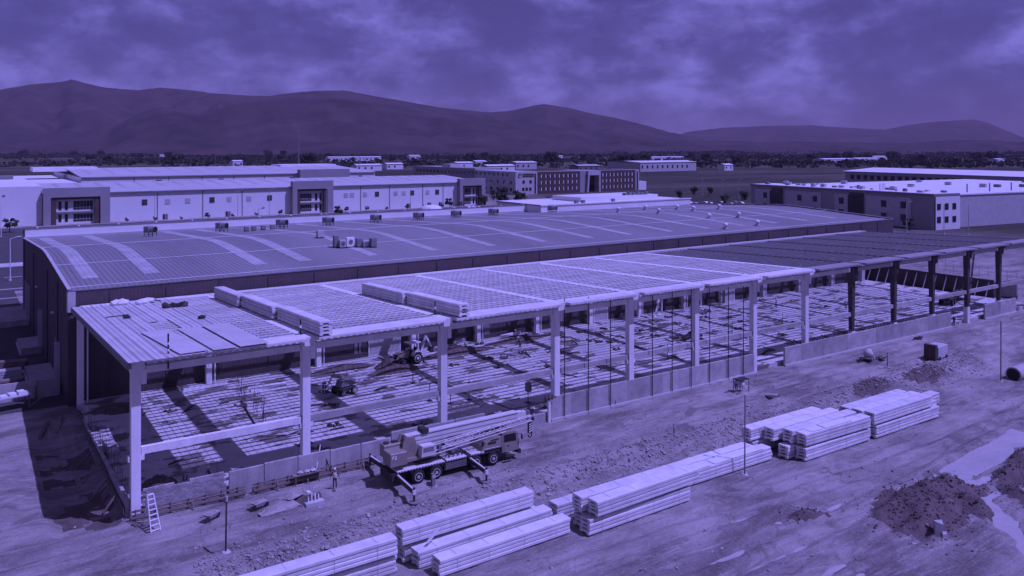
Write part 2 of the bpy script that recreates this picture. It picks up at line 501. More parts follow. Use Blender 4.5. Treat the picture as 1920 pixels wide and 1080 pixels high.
def ground_z(x, y):
    x = np.asarray(x, float); y = np.asarray(y, float)
    edge = -10.1 + 1.1 * fbm(x * 0.11, y * 0.02, 3, 5)
    t = np_smooth((edge - y) / (3.9 + 1.2 * vnoise(x * 0.07, 0 * y, 9)))
    left = np_smooth((x + 6.0) / 9.0)
    z = -1.5 * t * left
    slope = t * (1 - t) * 4 * left
    z = z + slope * (0.42 * fbm(x * 0.75, y * 0.33, 3, 31) - 0.22 * np.abs(fbm(x * 0.42 + y * 0.2, y * 0.1, 3, 77)))
    z = z + slope * 0.25
    # ruts along the tracks and general roughness
    near = np_smooth((150 - np.abs(x - 50)) / 40) * np_smooth((36 - y) / 3)
    z = z + near * (0.10 * fbm(x * 0.22, y * 0.9, 4, 3) + 0.075 * fbm(x * 0.9, y * 1.3, 3, 13))
    for c0, amp_, ph, wd in ((-3.4, .5, .4, .42), (-5.6, .5, .5, .42), (-8.4, .45, 1.9, .4), (-9.9, .4, 2.0, .4), (-23.4, 1.1, .8, .45), (-25.4, 1.1, .85, .45), (-27.6, 1.6, 2.6, .5), (-30.0, 1.6, 2.7, .5), (-35.0, 1.8, 4.0, .5), (-37.2, 1.8, 4.1, .5)):
        yc = c0 + amp_ * np.sin(x * .055 + ph) + .35 * vnoise(x * .12, 0 * x, int(-c0))
        q = (y - yc) / wd
        z = z + near * (-.21 * np.exp(-q ** 4) + .09 * np.exp(-(np.abs(q) - 1.7) ** 2 * 2.2)) * (1 + .8 * vnoise(x * .35, 0 * x, 3))
    z = z + near * np_smooth((-21.5 - y) / 3) * .22 * fbm(x * .16, y * .28, 4, 91) + near * .05 * fbm(x * 1.9, y * 2.1, 2, 44)
    # dug trench beside the end wall and soft spots
    tr = np_smooth((x + 6.3) / 1.2) * np_smooth((-0.9 - x) / 0.7) * np_smooth((y + 1.2) / 1.5) * np_smooth((25 - y) / 4)
    z = z - 0.5 * tr + tr * 0.4 * fbm(x * 0.8, y * 0.6, 3, 21)
    # earth thrown up left of it
    z = z + 0.5 * np_smooth(1 - ((x + 9.5) / 3.2) ** 2 - ((y - 12.0) / 9.0) ** 2) * (1 + fbm(x * .6, y * .6, 3, 8))
    # pit beside the track
    z = z - 1.3 * np_smooth(1.5 - 1.5 * np.sqrt(((x - 12.2) / 1.75) ** 2 + ((y + 4.5) / 1.35) ** 2))
    for hx, hy, ax, ay, h, a in HEAPS:
        c, s = math.cos(a), math.sin(a)
        u, v = (x - hx) * c + (y - hy) * s, -(x - hx) * s + (y - hy) * c
        d = np.sqrt((u / ax) ** 2 + (v / ay) ** 2) + 0.28 * fbm(x * 0.5, y * 0.5, 3, 41)
        k = np_smooth(1.15 - d)
        z = z + h * k * (1 + 0.30 * fbm(x * 1.3, y * 1.3, 3, 61)) + 0.22 * k * fbm(x * 2.3, y * 2.3, 2, 3)
    for hx, hy, ax, ay, dp in ((43.8, -27.6, 3.6, 1.0, .24), (46.2, -27.9, 1.6, .8, .2), (42.2, -32.2, 2.2, 1.1, .2), (37.6, -27.9, 2.0, .8, .2), (40, -37, 2.4, 1.0, .2)):
        z = z - dp * np_smooth(1.2 - np.sqrt(((x - hx) / ax) ** 2 + ((y - hy) / ay) ** 2) + .5 * fbm(x * .6, y * .6, 3, 12))
    # the stream bed across the lower yard
    sd = np.abs((y + 33.4) - 0.0 - np.interp(x, [52, 58, 60, 62.5, 65, 68, 71, 77, 85, 95], [-13, -8.5, -6, -3.4, -0.4, 1.9, 2.2, 2.8, 3.9, 4.6]))
    z = z - 0.34 * np_smooth(1.35 - sd / 1.5 + .7 * fbm(x * .55, y * .55, 3, 71))
    inside = (x > -0.4) & (y > 0.6) & (x < 168) & (y < 104)
    z = np.where(inside, -0.25, z)
    return z


def gz(x, y):
    return float(ground_z(np.array([x]), np.array([y]))[0])


def build_ground():
    def geo(a, b, n):
        return list(a + (b - a) * ((np.arange(1, n + 1) / n) ** 3.2))
    xs = np.array(sorted(geo(-40, -14000, 34)) + list(np.arange(-40, 130, 0.5)) + geo(130, 14000, 60))
    ys = np.array(sorted(geo(-50, -9000, 24)) + list(np.arange(-50, 36, 0.4)) + geo(36, 14000, 64))
    X, Y = np.meshgrid(xs, ys)
    Z = ground_z(X, Y)
    nx, ny = len(xs), len(ys)
    v = np.stack([X.ravel(), Y.ravel(), Z.ravel()], -1)
    i = np.arange((ny - 1) * (nx - 1)); r, c = i // (nx - 1), i % (nx - 1)
    a = r * nx + c
    f = np.stack([a, a + 1, a + nx + 1, a + nx], -1)
    me = bpy.data.meshes.new('ground')
    me.vertices.add(len(v)); me.vertices.foreach_set('co', v.ravel())
    me.loops.add(f.size); me.loops.foreach_set('vertex_index', f.ravel())
    me.polygons.add(len(f)); me.polygons.foreach_set('loop_start', np.arange(0, f.size, 4))
    me.polygons.foreach_set('loop_total', np.full(len(f), 4)); me.update(); me.validate()
    me.polygons.foreach_set('use_smooth', np.ones(len(f), bool))
    me.materials.append(SOIL); me.materials.append(SOILD)
    # dug earth: the heaps, trench and pit are damp dark soil
    fx, fy = X[r, c] + 0.25, Y[r, c] + 0.2
    d = np.zeros(len(f), np.int32)
    for hx, hy, ax, ay, h, an in HEAPS:
        co, s = math.cos(an), math.sin(an)
        u, w = (fx - hx) * co + (fy - hy) * s, -(fx - hx) * s + (fy - hy) * co
        d |= ((np.sqrt((u / ax) ** 2 + (w / ay) ** 2) + 0.28 * fbm(fx * 0.5, fy * 0.5, 3, 41)) < 0.98).astype(np.int32)
    d |= ((np.sqrt(((fx - 12.2) / 1.75) ** 2 + ((fy + 4.5) / 1.35) ** 2)) < 0.95).astype(np.int32)
    d |= ((fx > -5.6) & (fx < -0.8) & (fy > -0.3) & (fy < 23) & (fbm(fx * .5, fy * .5, 3, 6) > 0.1)).astype(np.int32)
    me.polygons.foreach_set('material_index', d)
    o = bpy.data.objects.new('ground', me); COL.objects.link(o)
    tag(o, kind='structure')


build_ground()


def sheet(name, poly, z, mat, kind='structure', h=0.0):
    mb = MB(); n = len(poly)
    mb.add([(x, y, z) for x, y in poly], [tuple(range(n))])
    o = mb.part(name, mat); tag(o, kind=kind)
    return o


# asphalt yard and street left of the dark warehouse, lane between the plots
sheet('road', [(-60, 36), (-1.2, 36), (-1.2, 128), (230, 128), (230, 282), (-60, 282)], 0.06, ASPH)
for x0, x1, y0, y1 in ((-60, 228, 130, 130.4), (-60, 228, 168, 168.4), (-60, 10, 118, 118.35)):
    o = MB().box(x0, x1, y0, y1, 0.0, 0.2).part('kerb', KERB); tag(o, kind='structure')
for k in range(16):
    o = MB().box(-2 + 12 * k, 3 + 12 * k, 149, 149.3, 0.055, 0.07).part('road_marking', PAINTW); tag(o, kind='structure')
sheet('pavement', [(-60, 168.5), (228, 168.5), (228, 176), (-60, 176)], 0.10, KERB)


# water lies wherever the ground drops below these levels: stream bed, hollows and ruts
sheet('stream', [(86, -27.6), (76, -28.6), (70, -29.0), (67, -29.0), (63.0, -32.0), (60.2, -35.6), (56.4, -40.5), (54, -47), (62, -47), (63.6, -41.0), (66.6, -37.2), (70, -34.6), (78, -32.6), (86, -31.6)], -1.635, PUDM)
sheet('puddle', [(34, -24.5), (52, -25.5), (54, -30.5), (50, -42), (34, -40)], -1.765, PUDM)


# ---------------------------------------------------------------- hills
RIDGE = [(-700, 214), (-400, 200), (-200, 186), (0, 168), (60, 158), (110, 154), (135, 149), (165, 157), (200, 165), (260, 169), (300, 164), (340, 167), (400, 175), (460, 179), (500, 180), (540, 175), (580, 171), (645, 169),
         (700, 180), (760, 190), (820, 201), (870, 206), (920, 211), (960, 207), (1005, 197), (1022, 195), (1070, 203), (1110, 213), (1160, 222), (1215, 236), (1262, 250), (1310, 262), (1380, 270), (1500, 273), (2900, 273)]
RIDGE3 = [(-700, 271), (1100, 271), (1180, 262), (1230, 250), (1262, 248), (1276, 252), (1290, 247), (1350, 240), (1440, 236), (1520, 235), (1600, 240), (1660, 243), (1700, 235), (1745, 229), (1790, 226), (1825, 224), (1855, 231), (1890, 246), (1920, 258), (2000, 262), (2200, 256), (2500, 250), (2900, 246)]
RIDGE2 = [(-700, 262), (-100, 262), (120, 264), (200, 246), (245, 221), (290, 202), (335, 202), (372, 214), (430, 198), (500, 188), (560, 185), (640, 184), (720, 197), (800, 211), (900, 224), (1000, 233), (1100, 244),
          (1220, 259), (1300, 264), (1700, 268), (1800, 262), (1860, 263), (1920, 266), (2200, 266), (2900, 266)]


def build_hills(name, ridge, r0, rr, r1, seed, amp):
    px = np.arange(-700, 2900, 7.0)
    rx = np.interp(px, [p[0] for p in ridge], [p[1] for p in ridge])
    el = (HY - rx) / FPX
    nR = 34
    tt = np.linspace(0, 1, nR)
    V = np.zeros((nR, len(px), 3))
    dirx = math.cos(YAW) + math.sin(YAW) * (px - 960) / FPX
    diry = math.sin(YAW) - math.cos(YAW) * (px - 960) / FPX
    peak = int(nR * 0.72)
    for k in range(nR):
        if k <= peak:
            s = k / peak; dist = r0 + (rr - r0) * s; prof = s ** 1.35
        else:
            s = (k - peak) / (nR - 1 - peak); dist = rr + (r1 - rr) * s; prof = 1 - 0.9 * s
        hgt = (CZ + el * rr) * prof
        wx, wy = CX + dirx * dist, CY + diry * dist
        nz = fbm(wx / 520.0, wy / 520.0, 5, seed, 0.55)
        ridged = -np.abs(fbm(px / 95.0 + 0.4 * nz, 0 * px + dist / 2600.0, 4, seed + 5)) + 0.18
        w = math.sin(math.pi * min(1.0, s if k <= peak else 1 - s)) if k <= peak else 0.0
        z = hgt + amp * w * (nz * 0.9 + ridged * 1.5) * (0.25 + hgt / 300.0)
        if k == 0: z = z * 0 - 3
        V[k, :, 0], V[k, :, 1], V[k, :, 2] = wx, wy, z
        if k == peak: V[k, :, 2] += 3.5 * fbm(px / 9.0, 0 * px, 3, seed + 9)
    n = len(px)
    F_ = []
    for k in range(nR - 1):
        for i in range(n - 1):
            a = k * n + i
            F_.append((a, a + 1, a + n + 1, a + n))
    mb = MB(); mb.v = [tuple(v) for v in V.reshape(-1, 3)]; mb.f = F_
    me = bpy.data.meshes.new(name); me.from_pydata(mb.v, [], mb.f); me.update()
    me.polygons.foreach_set('use_smooth', [True] * len(me.polygons))
    me.materials.append(HILLM)
    o = bpy.data.objects.new(name, me); COL.objects.link(o); tag(o, kind='structure')


build_hills('hills', RIDGE, 3300.0, 6600.0, 8800.0, 3, 110.0)
build_hills('hills', RIDGE3, 7000.0, 10800.0, 12600.0, 23, 120.0)
build_hills('hills', RIDGE2, 2700.0, 4300.0, 5200.0, 15, 70.0)


# ================================================================== THE NEW FRAME
XC = [0.0, 14.28, 28.56, 42.84] + [42.84 + 11.013 * k for k in range(1, 11)]     # column lines
NB = len(XC)
YB = 33.8


def zroof(y):
    return 13.0 - (y + 2.0) * (1.35 / 34.1)


o = MB().box(-0.3, 155.5, 0.35, 34.7, -0.2, 0.5).part('floor_slab', SLAB); tag(o, kind='structure')

frame = thing('frame_building', 'unfinished long building frame of white columns and beams carrying an open lattice roof', 'building', (XC[0], 0, 0))


def make_frame():
    for i, x in enumerate(XC):
        dark = i >= 8
        mt = STEEL if dark else CONC
        w = 0.36
        if not dark:
            b = MB().box(x - w, x + w, -w, w, -0.3, 11.55)
            b.hexa([(x - w, -w, 11.55), (x + w, -w, 11.55), (x + w, w, 11.55), (x - w, w, 11.55),
                    (x - w - .16, -w - .10, 12.2), (x + w + .16, -w - .10, 12.2), (x + w + .16, w + .1, 12.2), (x - w - .16, w + .1, 12.2)])
            c = b.part('column', mt, frame)
            MB().box(x + w + 0.003, x + w + 0.42, -0.46, 0.30, 10.75, 11.95).part('corbel', mt, c)
            MB().box(x - w - 0.22, x - w - 0.003, -0.24, 0.24, 4.55, 4.98).part('corbel', mt, c)
            MB().box(x + w + 0.003, x + w + 0.3, -0.24, 0.24, 4.55, 4.98).part('corbel', mt, c)
        else:
            b = MB().hexa([(x - .26, -.3, 2.75), (x + .26, -.3, 2.75), (x + .26, .3, 2.75), (x - .26, .3, 2.75), (x - .42, -.42, 12.2), (x + .42, -.42, 12.2), (x + .42, .42, 12.2), (x - .42, .42, 12.2)])
            c = b.part('column', mt, frame)
            MB().box(x - .42, x + .42, -.36, .36, -.3, 2.75).part('pedestal', CONC, c)
            MB().box(x + .44, x + .95, -.45, .35, 11.0, 12.15).part('corbel', mt, c)
        # rear columns
        b = MB().box(x - .33, x + .33, YB - .33, YB + .33, 0.5, 10.75)
        b.part('rear_column', CONC if not dark else LGREY, frame)
        MB().tube((x + .72, YB - .2, 0.5), (x + .72, YB - .2, 10.9), .09, 8).part('downpipe', CONC, frame)
        # beam across the building, falling to the rear
        e = .5 if not dark else .3
        b = MB()
        y0, y1 = -1.2, YB + .45
        b.hexa([(x - e, y0, zroof(y0) - .82), (x + e, y0, zroof(y0) - .82), (x + e, y1, zroof(y1) - .95), (x - e, y1, zroof(y1) - .95),
                (x - e, y0, zroof(y0) - .02), (x + e, y0, zroof(y0) - .02), (x + e, y1, zroof(y1) - .02), (x - e, y1, zroof(y1) - .02)])
        b.part('roof_beam', mt, frame)
        if i + 1 < NB:
            xn = XC[i + 1]
            mt2 = STEEL if i >= 8 else CONC
            MB().box(x + w + .18, xn - w - .18, -.20, .20, 11.55, 12.12).part('eave_beam', mt2 if i < 8 else LGREY, frame)
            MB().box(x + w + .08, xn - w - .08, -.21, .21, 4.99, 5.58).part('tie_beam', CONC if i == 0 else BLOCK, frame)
            MB().box(x + .4, xn - .4, YB - .17, YB + .17, 10.2, 10.74).part('rear_beam', mt2, frame)


make_frame()


# ribbed roof planks: each a spine with cross ribs; the slots between let the sun through
def plank_mesh(L, name, mat, spine, rib, pitch, th=.13, step=1.17):
    b = MB()
    b.box(0, L, -spine / 2, spine / 2, -th, 0)
    n = int(L / pitch)
    for k in range(n + 1):
        x = .05 + k * (L - .1 - rib) / n
        b.box(x, x + rib, spine / 2, step - spine / 2, -.055, -.012)
    return b.mesh(name, mat)


LW, LN = 14.28 - 1.06, 11.013 - 1.06
LATW = plank_mesh(LW, 'lattice_plank', PLANKM, .24, .032, .72)
LATN = plank_mesh(LN, 'lattice_plank', PLANKM, .24, .032, .72)
LATD = plank_mesh(LN, 'lattice_plank', MIDG, .24, .07, .95)
SLOPE = -math.atan(1.35 / 34.1)
YROW = [0.9 + 1.17 * k for k in range(27)]


def make_roof():
    count = 0
    rest = MB()
    for i in range(NB - 1):
        x0 = XC[i] + .53
        dark = i >= 7
        for y in YROW:
            z = zroof(y) + (.0 if not dark else -.05)
            if i == 0 and count < 0: continue
            if count < 300:
                inst(LATW if i < 3 else (LATD if dark else LATN), 'lattice_plank', frame, (x0, y, z), (SLOPE, 0, 0))
                count += 1
            else:
                src = LATD
                o_ = len(rest.v)
                for v in src.vertices:
                    rest.v.append((v.co.x + x0, v.co.y + y, v.co.z + z))
                for p in src.polygons: rest.f.append(tuple(k + o_ for k in p.vertices))
        # closed strips along the front and rear edges
        L = XC[i + 1] - XC[i] - 1.06
        mt = MIDG if dark else PLANKM
        for (ya, yb) in ((-2.05, -.62), (-.58, .70)):
            za, zb = zroof(ya), zroof(yb)
            b = MB().hexa([(x0, ya, za - .28), (x0 + L, ya, za - .28), (x0 + L, yb, zb - .28), (x0, yb, zb - .28), (x0, ya, za), (x0 + L, ya, za), (x0 + L, yb, zb), (x0, yb, zb)])
            b.part('edge_plank', GREYP if dark else PLANKM, frame)
        ya, yb = 32.5, 34.4
        b = MB().hexa([(x0 - .5, ya, zroof(ya) - .2), (x0 + L + .5, ya, zroof(ya) - .2), (x0 + L + .5, yb, zroof(yb) - .2), (x0 - .5, yb, zroof(yb) - .2),
                       (x0 - .5, ya, zroof(ya) + .06), (x0 + L + .5, ya, zroof(ya) + .06), (x0 + L + .5, yb, zroof(yb) + .06), (x0 - .5, yb, zroof(yb) + .06)])
        b.part('gutter_plank', LGREY if dark else PLANKM, frame)
        # darker blocks on the front fascia, colour standing in for shaded slots
        f = MB(); n = int(L / .62)
        for k in range(n):
            xx = x0 + .1 + k * (L - .3) / n
            f.box(xx, xx + .34, -2.075, -2.053, 12.76, 12.83)
        p = f.part('fascia_slot_shade', GREYP if not dark else STEEL, frame); p['kind'] = 'stuff'
    if rest.v:
        p = rest.part('far_lattice_planks', MIDG, frame); p['kind'] = 'stuff'
    # long white roof sheets on the first bay
    rnd = random.Random(5)
    for k in range(11):
        x0 = -.95 + 1.0 * k
        pieces = [(-2.25, 33.9)]
        if k == 5: pieces = [(-2.25, 9.6), (16.8, 33.9)]
        if k == 6: pieces = [(-2.25, 9.9), (17.4, 33.9)]
        if k == 10: pieces = [(-2.2, 32.4)]
        for (ya, yb) in pieces:
            yb -= rnd.uniform(0, .25)
            b = MB()
            for (xa, xb, h) in ((.012, .988, .05), (.03, .10, .10), (.47, .53, .085), (.90, .97, .10)):
                b.hexa([(x0 + xa, ya, zroof(ya) + .02), (x0 + xb, ya, zroof(ya) + .02), (x0 + xb, yb, zroof(yb) + .02), (x0 + xa, yb, zroof(yb) + .02),
                        (x0 + xa, ya, zroof(ya) + h), (x0 + xb, ya, zroof(ya) + h), (x0 + xb, yb, zroof(yb) + h), (x0 + xa, yb, zroof(yb) + h)])
            b.part('roof_sheet', SHEET, frame)
    # loose wide sheets lying over them at the front
    for (x0, x1, ya, yb, a, dz) in ((3.0, 5.35, -2.0, 10.6, .055, .16), (5.6, 7.5, -2.3, 10.2, .012, .15), (7.75, 10.2, -2.35, 10.4, .0, .17)):
        b = MB()
        P = []
        for z in (0.0, .035):
            for (x, y) in ((x0, ya), (x1, ya), (x1, yb), (x0, yb)):
                xr = x + (y - ya) * -a
                P.append((xr, y, zroof(y) + dz + z))
        b.hexa(P); b.part('loose_sheet', SHEET, frame)
    # edge beam seen under the left end
    b = MB()
    b.hexa([(-.98, -2.0, zroof(-2) - .5), (-.62, -2.0, zroof(-2) - .5), (-.62, 33.8, zroof(33.8) - .5), (-.98, 33.8, zroof(33.8) - .5),
            (-.98, -2.0, zroof(-2) - .02), (-.62, -2.0, zroof(-2) - .02), (-.62, 33.8, zroof(33.8) - .02), (-.98, 33.8, zroof(33.8) - .02)])
    b.part('end_edge_beam', MIDG, frame)


make_roof()


# ---------------------------------------------------------------- bundles of planks
def bundle_mesh(L, name='plank'):
    prof = [(-.545, 0), (-.6, .05), (-.6, .235), (-.545, .295), (.545, .295), (.6, .235), (.6, .05), (.545, 0), (.30, 0), (.26, .13), (-.26, .13), (-.30, 0)]
    return MB().prism(prof, 'x', 0, L).mesh(name, PLANKM)


BUN = {}


def bundle(label, x, y, z, L, along='x', rz=0.0, n=4, group='plank bundles in the yard', straps=(.12, .35, .62, .88), torn=False):
    """x, y: left end, middle of the width"""
    key = round(L, 1)
    if key not in BUN: BUN[key] = bundle_mesh(key)
    t = thing('plank_bundle', label, 'planks', (x, y, z), rz + (math.pi / 2 if along == 'y' else 0), group)
    for k in range(n):
        inst(BUN[key], 'plank', t, (random.uniform(-.11, .11), random.uniform(-.03, .03), .09 + .312 * k), (0, 0, random.uniform(-.0025, .0025)))
    for s_ in (.06, .3, .55, .8, .95):
        MB().box(key * s_ - .06, key * s_ + .06, -.57, .57, 0, .085).part('timber_spacer', TIMBER, t, world=False)
    for s_ in straps:
        hh = .09 + .312 * n
        b = MB()
        b.box(key * s_ - .014, key * s_ + .014, -.618, -.606, .1, hh - .07); b.box(key * s_ - .014, key * s_ + .014, .606, .618, .1, hh - .07)
        b.box(key * s_ - .014, key * s_ + .014, -.54, .54, hh, hh + .008)
        b.part('strap', LGREY, t, world=False)
    if torn:
        b = MB(); rr = random.Random(int(x * 10))
        hh = .09 + .312 * n + .012
        for k in range(9):
            a = rr.uniform(0, key - 2.2)
            b.hexa([(a, -.55, hh), (a + rr.uniform(1, 2.2), -.56, hh), (a + rr.uniform(1, 2), .5, hh), (a + rr.uniform(-.1, .3), .52, hh),
                    (a, -.55, hh + .02), (a + rr.uniform(1, 2.2), -.56, hh + .05), (a + rr.uniform(1, 2), .5, hh + .1), (a + .1, .52, hh + .03)])
        b.part('torn_wrap', WHITER, t, world=False)
    return t


zg, zt = -1.50, -.08
yard = [
    ('plank bundle lying nearest the camera at the bottom edge of the yard', 17.1, -19.35, zg, 12.2, .012, False),
    ('plank bundle wedged behind the nearest one with a split end', 16.4, -17.45, zg, 12.7, .03, False),
    ('lower plank bundle of the pair nearest the rubble bank, mostly hidden', 15.9, -15.95, zg, 12.4, .012, False),
    ('upper plank bundle of the pair nearest the rubble bank with a white offcut', 15.6, -16.2, zt, 12.2, .010, False),
    ('lower plank bundle running out of the bottom left of the yard', 2.2, -16.9, zg, 12.6, .0, False),
    ('upper plank bundle running out of the bottom left of the yard', 2.0, -17.1, zt, 12.7, .0, False),
    ('plank bundle half hidden behind the double pile in mid yard', 29.9, -16.75, zg, 11.4, .0, False),
    ('rear lower plank bundle of the double pile in mid yard', 30.6, -19.2, zg, 11.6, .0, False),
    ('rear upper plank bundle of the double pile in mid yard', 30.4, -19.3, zt, 12.2, .0, False),
    ('front lower plank bundle of the double pile in mid yard', 30.2, -20.5, zg, 11.7, .01, False),
    ('front upper plank bundle of the double pile in mid yard', 30.9, -20.75, zt, 12.1, .03, False),
    ('plank bundle beside the thin pole, topped with torn white wrapping', 43.2, -18.15, zg, 12.7, .0, True),
    ('plank bundle behind the one beside the thin pole, wrapping torn', 43.6, -16.8, zg, 11.0, .0, True),
    ('rearmost lower plank bundle of the tall right-hand pile', 55.3, -16.2, zg, 11.5, .0, False),
    ('rearmost upper plank bundle of the tall right-hand pile', 55.0, -16.25, zt, 11.6, .0, False),
    ('second upper plank bundle from the bank in the right-hand pile', 56.9, -17.6, zt, 11.0, .0, False),
    ('lower plank bundle in the middle of the right-hand pile', 57.2, -19.1, zg, 11.0, .0, False),
    ('upper plank bundle in the middle of the right-hand pile', 57.9, -19.05, zt, 10.9, .0, False),
    ('front lower plank bundle of the tall right-hand pile', 58.2, -20.45, zg, 10.9, -.01, False),
    ('front upper plank bundle of the right-hand pile under a ragged sheet', 58.3, -20.4, zt, 10.6, -.03, True),
    ('front lower plank bundle of the farthest pile by the stream', 70.1, -20.65, zg, 12.6, .0, False),
    ('front upper plank bundle of the farthest pile by the stream', 69.9, -20.55, zt, 11.6, .0, False),
    ('middle lower plank bundle of the farthest pile by the stream', 72.1, -19.3, zg, 12.6, .0, False),
    ('middle upper plank bundle of the farthest pile by the stream', 69.6, -19.25, zt, 11.6, .0, False),
    ('rear lower plank bundle of the farthest pile by the stream', 72.5, -17.9, zg, 15.5, .0, False),
    ('rear upper plank bundle of the farthest pile by the stream', 69.3, -17.95, zt, 11.4, .0, False),
]
for lb, x, y, z, L, rz, torn in yard:
    bundle(lb, x, y, z, L, 'x', rz, torn=torn)
o = MB().bar((17.3, -17.62, .15), (18.4, -17.46, .95), .02, .28).part('white_offcut', WHITER)
tag(o, 'white offcut board leaning on the side of an upper plank bundle', 'board')

# bundles lifted on to the roof, lying across the bays
for lb, x, y, L in (('plank bundle on the lattice roof at the front of the left row', 15.45, -2.0, 11.5),
                    ('plank bundle on the lattice roof in the middle of the left row', 15.0, 9.7, 10.6),
                    ('plank bundle on the lattice roof at the rear of the left row', 14.6, 20.5, 9.6),
                    ('plank bundle on the lattice roof at the front of the right row', 30.0, -1.9, 11.3),
                    ('plank bundle on the lattice roof at the rear of the right row', 29.5, 9.6, 10.9)):
    t = bundle(lb, x, y, zroof(y) + .02, L, 'y', 0.0, group='plank bundles on the roof', straps=(.1, .5, .9))
    t.rotation_euler = (0, math.atan(1.35 / 34.1), math.pi / 2)
for lb, x, y in (('dark tripod prop standing beside the left row of roof planks', 14.05, .6), ('dark prop standing beside the right row of roof planks', 28.6, 1.6)):
    z = zroof(y)
    t = thing('prop_post', lb, 'post', (x, y, z))
    MB().tube((0, 0, 0), (0, 0, 1.35), .07, 8).part('tube', BLACKP, t, world=False)
    MB().box(-.5, .5, -.05, .05, 0.0, .06).box(-.05, .05, -.5, .5, .062, .11).part('foot', BLACKP, t, world=False)
    MB().tube((0, 0, .55), (0, 0, .8), .10, 8).part('collar', CONC, t, world=False)

# clutter on the white roof sheets
rnd = random.Random(3)
for nm, lb, cat, (x, y), kind in (('white_bag', 'large white bag slumped on the roof sheets at the rear edge', 'bag', (3.9, 32.0), 'bag'),
                                  ('white_bag', 'smaller white bag beside a hose loop on the roof sheets', 'bag', (6.2, 31.0), 'bag'),
                                  ('tool_heap', 'dark heap of tools and straps on the roof sheets', 'tools', (8.6, 25.6), 'heap'),
                                  ('tool_bag', 'small dark tool bag on the ribbed roof sheets', 'bag', (2.7, 21.0), 'small'),
                                  ('tool_bag', 'small dark bag near the loose front sheets of the roof', 'bag', (8.9, 15.2), 'small')):
    b = MB(); z = zroof(y) + .1
    if kind == 'bag':
        for k in range(4): b.blob((x + rnd.uniform(-.7, .7), y + rnd.uniform(-.3, .3), z + .2), (.75, .5, .4), jit=.2, rnd=rnd)
    elif kind == 'heap':
        for k in range(12): b.blob((x + rnd.uniform(-1.1, 1.1), y + rnd.uniform(-.4, .4), z + .15), (.35, .3, .35), jit=.5, rnd=rnd)
    else:
        for k in range(3): b.blob((x + rnd.uniform(-.25, .25), y + rnd.uniform(-.1, .1), z + .12), (.35, .25, .25), jit=.3, rnd=rnd)
    o = b.part(nm, WHITER if kind == 'bag' else DARK); tag(o, lb, cat)
pts = [(1.0, 22.6, 0), (1.5, 22.9, 0), (2.1, 22.8, 0), (2.7, 23.0, 0), (3.3, 23.2, 0)]
o = MB().path([(x, y, zroof(y) + .13) for x, y, _ in pts], .05, 5).part('cable', BLACKP); tag(o, 'thin dark cable lying across the ribbed roof sheets', 'cable')
pts = [(7.6 + .55 * math.cos(a), 31.4 + .9 * math.sin(a)) for a in np.linspace(-.5, 4.2, 12)]
o = MB().path([(x, y, zroof(y) + .14) for x, y in pts], .06, 5).part('hose_loop', DARK); tag(o, 'dark hose loop beside the white bag on the roof', 'hose')
t = thing('prop_post', 'dark and white banded post rising through the front of the roof sheets', 'post', (2.4, -.6, zroof(-.6) - 1.2))
MB().tube((0, 0, 0), (0, 0, 2.9), .07, 8).part('tube', BLACKP, t, world=False)
for k in range(3): MB().tube((0, 0, .9 + .55 * k), (0, 0, 1.1 + .55 * k), .085, 8).part('band', PAINTW, t, world=False)


